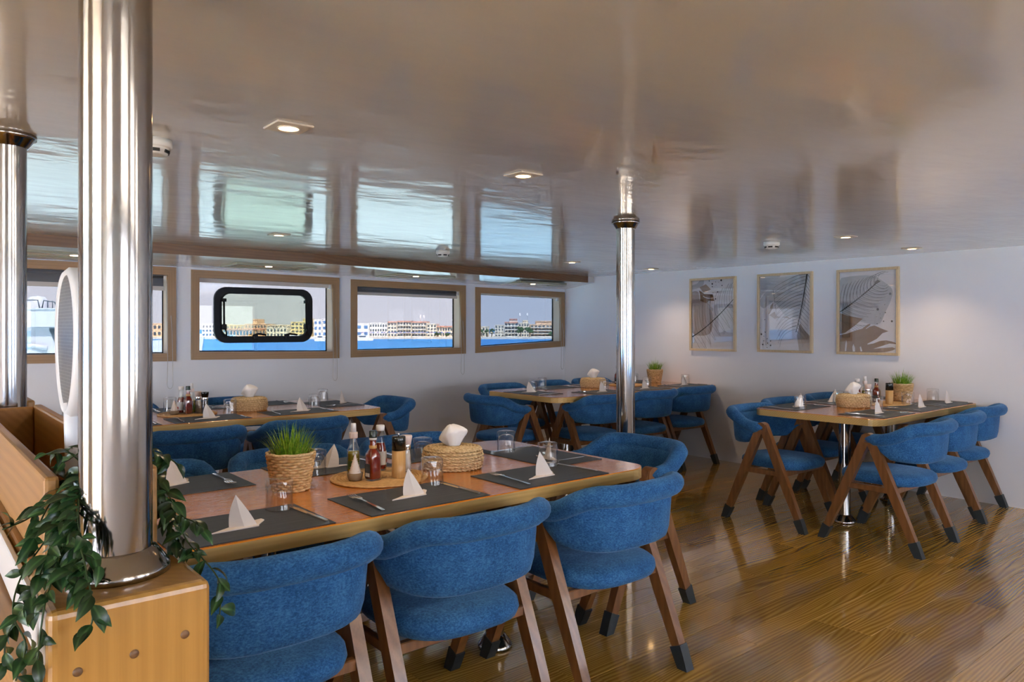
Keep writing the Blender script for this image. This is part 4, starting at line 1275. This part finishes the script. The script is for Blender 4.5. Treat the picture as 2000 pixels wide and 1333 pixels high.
# ------------------------------------------------------------------ outside: sea, shore, town, yacht
SEA = -4.0
fwd = Vector((.63783, .77017, 0)); rgt = Vector((.77017, -.63783, 0))
def W(s_, d_, z=0): return rgt * s_ + fwd * d_ + Vector((0, 0, z))
def seamat():
    m, t, b = nodes('blue_sea')
    src = N(t, 'ShaderNodeNewGeometry').outputs['Position']
    n = noise(t, mapping(t, src, (.05, .05, 1), (0, 0, R(50))), 4, 4, .6)
    n2 = noise(t, mapping(t, src, (.02, .20, 1), (0, 0, R(-39.6))), 1.5, 4, .65)
    ln = N(t, 'ShaderNodeVectorMath', operation='LENGTH'); t.links.new(src, ln.inputs[0])
    far_fac = math_(t, 'DIVIDE', math_(t, 'SUBTRACT', ln.outputs['Value'], 55.0), 65.0)
    deep = ramp(t, n2, [(.35, (.016, .12, .34)), (.55, (.028, .20, .47)), (.7, (.10, .34, .60))])
    turq = ramp(t, n2, [(.3, (.56, .86, .88)), (.7, (.74, .93, .94))])      # turquoise near water, brightened in colour to strengthen its reflection in the ceiling
    mx = N(t, 'ShaderNodeMix', data_type='RGBA'); t.links.new(far_fac, mx.inputs[0]); mx.clamp_factor = True
    t.links.new(turq, mx.inputs[6]); t.links.new(deep, mx.inputs[7]); t.links.new(mx.outputs[2], b.inputs['Base Color'])
    b.inputs['Roughness'].default_value = .55; b.inputs['Specular IOR Level'].default_value = .15
    bump(t, b, n, .5, .4)
    return m
o = MB().box(-1500, 1500, -1500, 1900, SEA - 1, SEA).build('sea', seamat()); tag(o, 'blue sea outside the windows', kind='structure')
o = MB().box(-80, 90, -70, -5.5, SEA - 1, -2.2).build('reflector', plain('reflector_concrete', (.40, .36, .31), .9)); tag(o, 'pale concrete quay added out of view to bounce sun indoors', kind='structure')  # unseen slab added so sunlight bounces warm up to the ceiling
o = MB().box(-10.5, XA - .12, -3.6, 7.6, -.4, -.02).box(XA - .12, XR, -3.6, YS - .12, -.4, -.02).build('deck', plain('bounce_teak', (.34, .26, .18), .7)); tag(o, 'teak deck added outside the doors, unseen, for warm bounce light', kind='structure')  # unseen boards added as a warm sunlit bounce surface
mt_ = {k: plain('facade_' + k, c, .8) for k, c in dict(cream=(.72, .66, .55), white=(.80, .80, .80), yellow=(.74, .60, .32), orange=(.66, .40, .22), peach=(.72, .50, .33), sand=(.74, .64, .50), roof=(.58, .27, .20), win=(.05, .08, .11), blue=(.08, .20, .42), bal=(.70, .68, .62), green=(.035, .085, .03), trunk=(.12, .08, .05)).items()}  # facade colours are pale, with the distance haze put into them
beach = MB().prism([tuple(W(-420, 338)[:2]), tuple(W(420, 338)[:2]), tuple(W(420, 520)[:2]), tuple(W(-420, 520)[:2])], SEA - .5, SEA + .9).build('beach', plain('sand', (.70, .60, .48), .9))
tag(beach, 'pale sandy beach on the far shore', kind='structure')
rot = math.atan2(rgt.y, rgt.x)
def bld(s0, s1, d, h, mat, label, floors=3, nw=6, roof=None, depth=14, winmat='win', balc=False, top=None):
    r = empty('shore_building', W((s0 + s1) / 2, d, SEA + .8), rot); tag(r, label, 'building', 'buildings on the far shore')
    hw = (s1 - s0) / 2
    body = MB().box(-hw, hw, 0, depth, 0, h).build('facade', mt_[mat], r)
    if roof: MB().box(-hw, hw, -.5, depth, h, h + .5).build('roof', mt_[roof], r)
    else: MB().box(-hw, hw, -.15, depth, h, h + .35).build('parapet', mt_[mat], r)
    if top:
        a, b_, hh = top
        MB().box(a * hw, b_ * hw, 1.5, depth - 2, h, h + hh).build('roof_storey', mt_[mat], r)
        MB().box(a * hw, b_ * hw, 1.2, depth - 2, h + hh, h + hh + .4).build('roof', mt_[roof or mat], r)
    fh = h / floors; ww = 2 * hw / nw
    wm = MB().box(-ww * .28, ww * .28, -.12, .1, fh * .28, fh * .76).mesh('window', mt_[winmat])
    for f_ in range(floors):
        for k in range(nw):
            obj('window', wm, body, (-hw + ww * (k + .5), 0, f_ * fh))
        if balc:
            MB().box(-hw * .92, hw * .92, -1.2, 0, f_ * fh + .02, f_ * fh + fh * .24).build('balcony', mt_['bal'], r)
    return r
k_ = .2415
def bp(u0, u1, vt, *a, vb=660, **kw):
    return bld((u0 - 1000) * k_, (u1 - 1000) * k_, 356, (vb - vt) * k_ - .8, *a, **kw)
bp(286, 330, 631, 'peach', 'peach low building seen through the leftmost window', floors=2, nw=5)
bp(384, 424, 632, 'white', 'white block at the left edge of the window with black hatch', floors=3, nw=6)
bp(425, 468, 634, 'yellow', 'yellow block left inside the black hatch', floors=3, nw=6)
bp(469, 512, 632, 'peach', 'peach block with a turret seen inside the black hatch', floors=3, nw=7, top=(-.35, .05, 2.2))
bld((432 - 1000) * .236, (510 - 1000) * .236, 348, 3.6, 'orange', 'long low orange arcade on the shore inside the black hatch', floors=1, nw=12, roof='roof', depth=5)
bp(513, 560, 634, 'sand', 'cream block in the middle of the black hatch view', floors=3, nw=6)
bp(561, 600, 628, 'yellow', 'taller yellow block at the right inside the black hatch', floors=4, nw=5, top=(.1, .8, 1.5))
bld((512 - 1000) * .236, (552 - 1000) * .236, 348, 4.2, 'cream', 'low cream villa on the shore inside the black hatch', floors=2, nw=6, depth=5)
bp(606, 622, 623, 'white', 'white gabled house right of the black hatch, left one', floors=3, nw=2, winmat='blue')
bp(623, 640, 622, 'white', 'white gabled house right of the black hatch, right one', floors=3, nw=2, winmat='blue')
bp(690, 716, 631, 'white', 'white building with blue windows at the left of the third window', floors=2, nw=2, winmat='blue')
bp(717, 752, 630, 'white', 'long white hall in the third window', floors=3, nw=7)
bp(753, 771, 628, 'cream', 'cream apartment block with red roof, first from the left in the third window', floors=4, nw=3, roof='roof')
bp(772, 800, 627, 'cream', 'cream apartment block with red roof, second from the left in the third window', floors=4, nw=5, roof='roof', balc=True)
bp(801, 830, 628, 'cream', 'cream apartment block with red roof, third from the left in the third window', floors=4, nw=5, roof='roof', balc=True)
bp(831, 850, 632, 'cream', 'cream apartment block at the right of the row in the third window', floors=4, nw=3)
bp(851, 892, 637, 'sand', 'low sand coloured wing at the right of the third window', floors=2, nw=8, roof='roof')
bp(934, 953, 637, 'sand', 'small sand coloured house at the left of the corner window', floors=2, nw=3)
bp(966, 984, 634, 'cream', 'cream wing left of the balcony hotel in the corner window', floors=4, nw=3)
bp(985, 1012, 629, 'cream', 'cream balcony hotel with red roof in the corner window', floors=4, nw=4, roof='roof', balc=True, top=(-.3, .9, 1.6))
bp(1013, 1034, 630, 'sand', 'sand coloured hotel wing behind the trees in the corner window', floors=4, nw=4, top=(-.2, .8, 1.2))
bp(1036, 1082, 633, 'peach', 'orange balcony block at the right of the corner window', floors=4, nw=6, balc=True, top=(-.5, .9, 1.6))
def mast(u, v0, v1, l):
    h0 = (660 - v0) * k_; h1 = (660 - v1) * k_
    r = empty('antenna_mast', W((u - 1000) * k_, 362, SEA + .8 + h0), rot); tag(r, l, 'antenna', 'roof antennas')
    MB().tube([(0, 0, 0), (0, 0, h1 - h0)], .10, 6).build('mast_pole', mt_['white'], r)
    MB().box(-.35, .35, -.3, .3, h1 - h0 - 1.3, h1 - h0).build('antenna_panel', mt_['white'], r)
mast(1016, 625, 612, 'left antenna mast above the balcony hotel in the corner window')
mast(1031, 625, 612, 'right antenna mast above the balcony hotel in the corner window')
mast(815, 628.4, 616, 'left antenna mast above the apartments in the third window')
mast(822, 628.4, 616, 'right antenna mast above the apartments in the third window')
def tree(u, vt, wd, d, l):
    r = empty('shore_tree', W((u - 1000) * d / 1449.1, d, SEA + .8), rot); tag(r, l, 'tree', 'trees on the far shore')
    h = (661 - vt) * d / 1449.1; rg_ = random.Random(int(u))
    MB().tube([(0, 0, 0), (0, 0, h * .6)], .22, 6).build('trunk', mt_['trunk'], r)
    mb = MB()
    for k in range(9):
        c_ = Vector((rg_.uniform(-.5, .5) * wd, rg_.uniform(-1, 1), h * rg_.uniform(.4, .82))); rr_ = wd * rg_.uniform(.22, .34)
        rows = []
        for q in range(6):
            a = PI * q / 5; rows.append([(c_.x + rr_ * math.sin(a) * math.cos(2 * PI * j / 9) * rg_.uniform(.8, 1.2), c_.y + rr_ * math.sin(a) * math.sin(2 * PI * j / 9), c_.z - rr_ * .8 * math.cos(a) * rg_.uniform(.85, 1.1)) for j in range(9)])
        mb.grid(rows, cv=True, smooth=False)
    mb.build('crown', mt_['green'], r)
for u, vt, wd, l in ((941, 644, 1.9, 'leftmost dark tree on the shore in the corner window'), (951, 645, 1.9, 'second dark tree from the left in the corner window'), (961, 642, 1.9, 'dark tree left of the balcony hotel in the corner window'),
                     (1017, 638, 2.6, 'large dark tree before the sand coloured hotel wing'), (1034, 638, 2.9, 'largest dark tree, beside the orange block in the corner window'), (1078, 651, 2.4, 'small dark tree at the right end of the corner window'),
                     (854, 650, 2.6, 'small tree at the right end of the apartments in the third window'), (872, 650, 2.4, 'small tree before the low wing in the third window'), (598, 640, 2.0, 'small tree beside the taller yellow block in the black hatch')):
    tree(u, vt, wd, 351, l)
# beach parasols
pm = [plain('parasol_' + c, q, .7) for c, q in (('blue', (.10, .16, .34)), ('violet', (.22, .18, .32)), ('straw', (.42, .33, .22)))]
pr_ = []
for q in range(3):
    r = empty('beach_parasol'); MB().lathe([(.8, 1.9), (.5, 2.25), (0, 2.5)], 8, smooth=False).build('canopy', pm[q], r); MB().tube([(0, 0, 0), (0, 0, 2.2)], .06, 5).build('pole', mt_['trunk'], r); pr_.append(r)
rgp = random.Random(9)
ONES = 'first second third fourth fifth sixth seventh eighth ninth tenth eleventh twelfth thirteenth fourteenth fifteenth sixteenth seventeenth eighteenth nineteenth twentieth'.split()
ORD = ONES + ['twenty-' + q for q in ONES[:9]]
for k in range(26):
    u = 700 + 185 * k / 25
    place(pr_[k % 2], W((u - 1000) * 341 / 1449.1, 341 + rgp.uniform(-.8, 3), SEA + .9), 0, 'tiny %s parasol, %s from the left in the beach row of the third window' % (('blue', 'violet')[k % 2], ORD[k]), 'parasol', 'parasols on the beach, third window')
for k in range(8):
    u = 938 + 50 * k / 7
    place(pr_[2], W((u - 1000) * 341 / 1449.1, 341 + rgp.uniform(-.5, 2), SEA + .9), 0, 'straw thatched parasol, %s from the left on the beach in the corner window' % ORD[k], 'parasol', 'thatched parasols, corner window')
# small moored boats
wb = plain('white_boat', (.82, .82, .83), .3)
def sboat(u, d, L, l):
    r = empty('motor_boat', W((u - 1000) * d / 1449.1, d, SEA), rot); tag(r, l, 'boat', 'small boats near the shore')
    MB().prism([(-L / 2, -1.1), (L * .25, -1.1), (L / 2, 0), (L * .25, 1.1), (-L / 2, 1.1)], 0, 1.1).build('hull', wb, r)
    MB().prism([(-L * .3, -.8), (L * .12, -.8), (L * .2, 0), (L * .12, .8), (-L * .3, .8)], 1.1, 2.2).build('cabin', wb, r)
    MB().box(-L * .28, L * .1, -.82, -.7, 1.4, 1.9).build('cabin_window', mt_['win'], r)
sboat(712, 300, 7, 'small white boat at the left of the third window')
sboat(452, 310, 9, 'white motor boat at the left inside the black hatch')
sboat(578, 300, 8, 'white motor boat at the right inside the black hatch')
sboat(628, 290, 5, 'small boat right of the black hatch')
# large white yacht seen through the leftmost visible window
yd = 40.0
yr_ = empty('motor_yacht', W(-25.3, yd, SEA), rot); tag(yr_, 'large white motor yacht moored outside behind the steel pillars', 'yacht')
yw = plain('yacht_gelcoat', (.50, .53, .60), .3); yt = plain('yacht_boot_stripe', (.10, .35, .42), .4)
def hull_sec(x, f):   # half breadth and deck height
    return (2.6 * (1 - max(0, f) ** 2.2), 4.25 + .55 * max(0, f) ** 1.5)
rows = []
for k in range(13):
    x = -11 + 19.2 * k / 12; f_ = max(0, (k - 5) / 7); hb_, hd = hull_sec(x, f_)
    ov = 1.0 * f_
    rows.append([(x + ov * -.5, -hb_ * .75, -.3), (x + ov * .2, -hb_, hd * .6), (x + ov * .5, -hb_ - .05, hd), (x + ov * .5, hb_ + .05, hd), (x + ov * .2, hb_, hd * .6), (x + ov * -.5, hb_ * .75, -.3)])
MB().grid(rows, cv=True, smooth=False).add(rows[0], [(0, 1, 2, 3, 4, 5)]).build('hull', yw, yr_)
sp_ = MB().prism([(-10, -2.2), (2.4, -2.2), (3.0, 0), (2.4, 2.2), (-10, 2.2)], 4.2, 5.36).build('deck_house', yw, yr_)
MB().box(.10, .50, -2.27, -2.1, 4.32, 5.22).build('door', mt_['win'], sp_)
MB().box(-3.2, -.6, -2.27, -2.1, 4.55, 5.15).build('side_window', mt_['win'], sp_)
P8 = [(1.74, 5.27), (2.30, 5.27), (2.38, 4.62), (2.12, 4.40)]
MB().add([(x, -2.27, z) for x, z in P8] + [(x, -2.15, z) for x, z in P8], [(0, 1, 2, 3), (7, 6, 5, 4)] + [(k, (k + 1) % 4, 4 + (k + 1) % 4, 4 + k) for k in range(4)]).build('side_window', mt_['win'], sp_)
MB().tube([(.4, -2.35, 4.28), (1.0, -2.38, 4.40), (1.7, -2.35, 4.28)], .12, 8).build('rolled_cover', yw, sp_)
fb = MB().prism([(-10, -2.5), (2.5, -2.5), (3.3, 0), (2.5, 2.5), (-10, 2.5)], 5.36, 6.25).build('flybridge', yw, yr_)
MB().prism([(-10, -2.56), (2.55, -2.56), (3.36, 0), (2.55, 2.56), (-10, 2.56)], 6.25, 6.31).build('coaming_rail', yw, fb)
mb = MB().tube([(-.2, -2.3, 6.72), (1.2, -2.3, 6.72), (1.30, -2.3, 6.31)], .03, 6).tube([(1.42, -2.3, 6.31), (1.5, -2.3, 6.70), (2.05, -2.3, 6.62), (2.2, -2.3, 6.31)], .03, 6)
for xq in (-.2, .5, 1.7, 1.95): mb.tube([(xq, -2.3, 6.31), (xq, -2.3, 6.70)], .022, 5)
mb.build('railing', mt_['win'], fb)
MB().lathe([(0, .70), (.35, .62), (.52, .4), (.55, .0)], 18, (.35, -1, 6.31)).build('radar_dome', yw, fb)
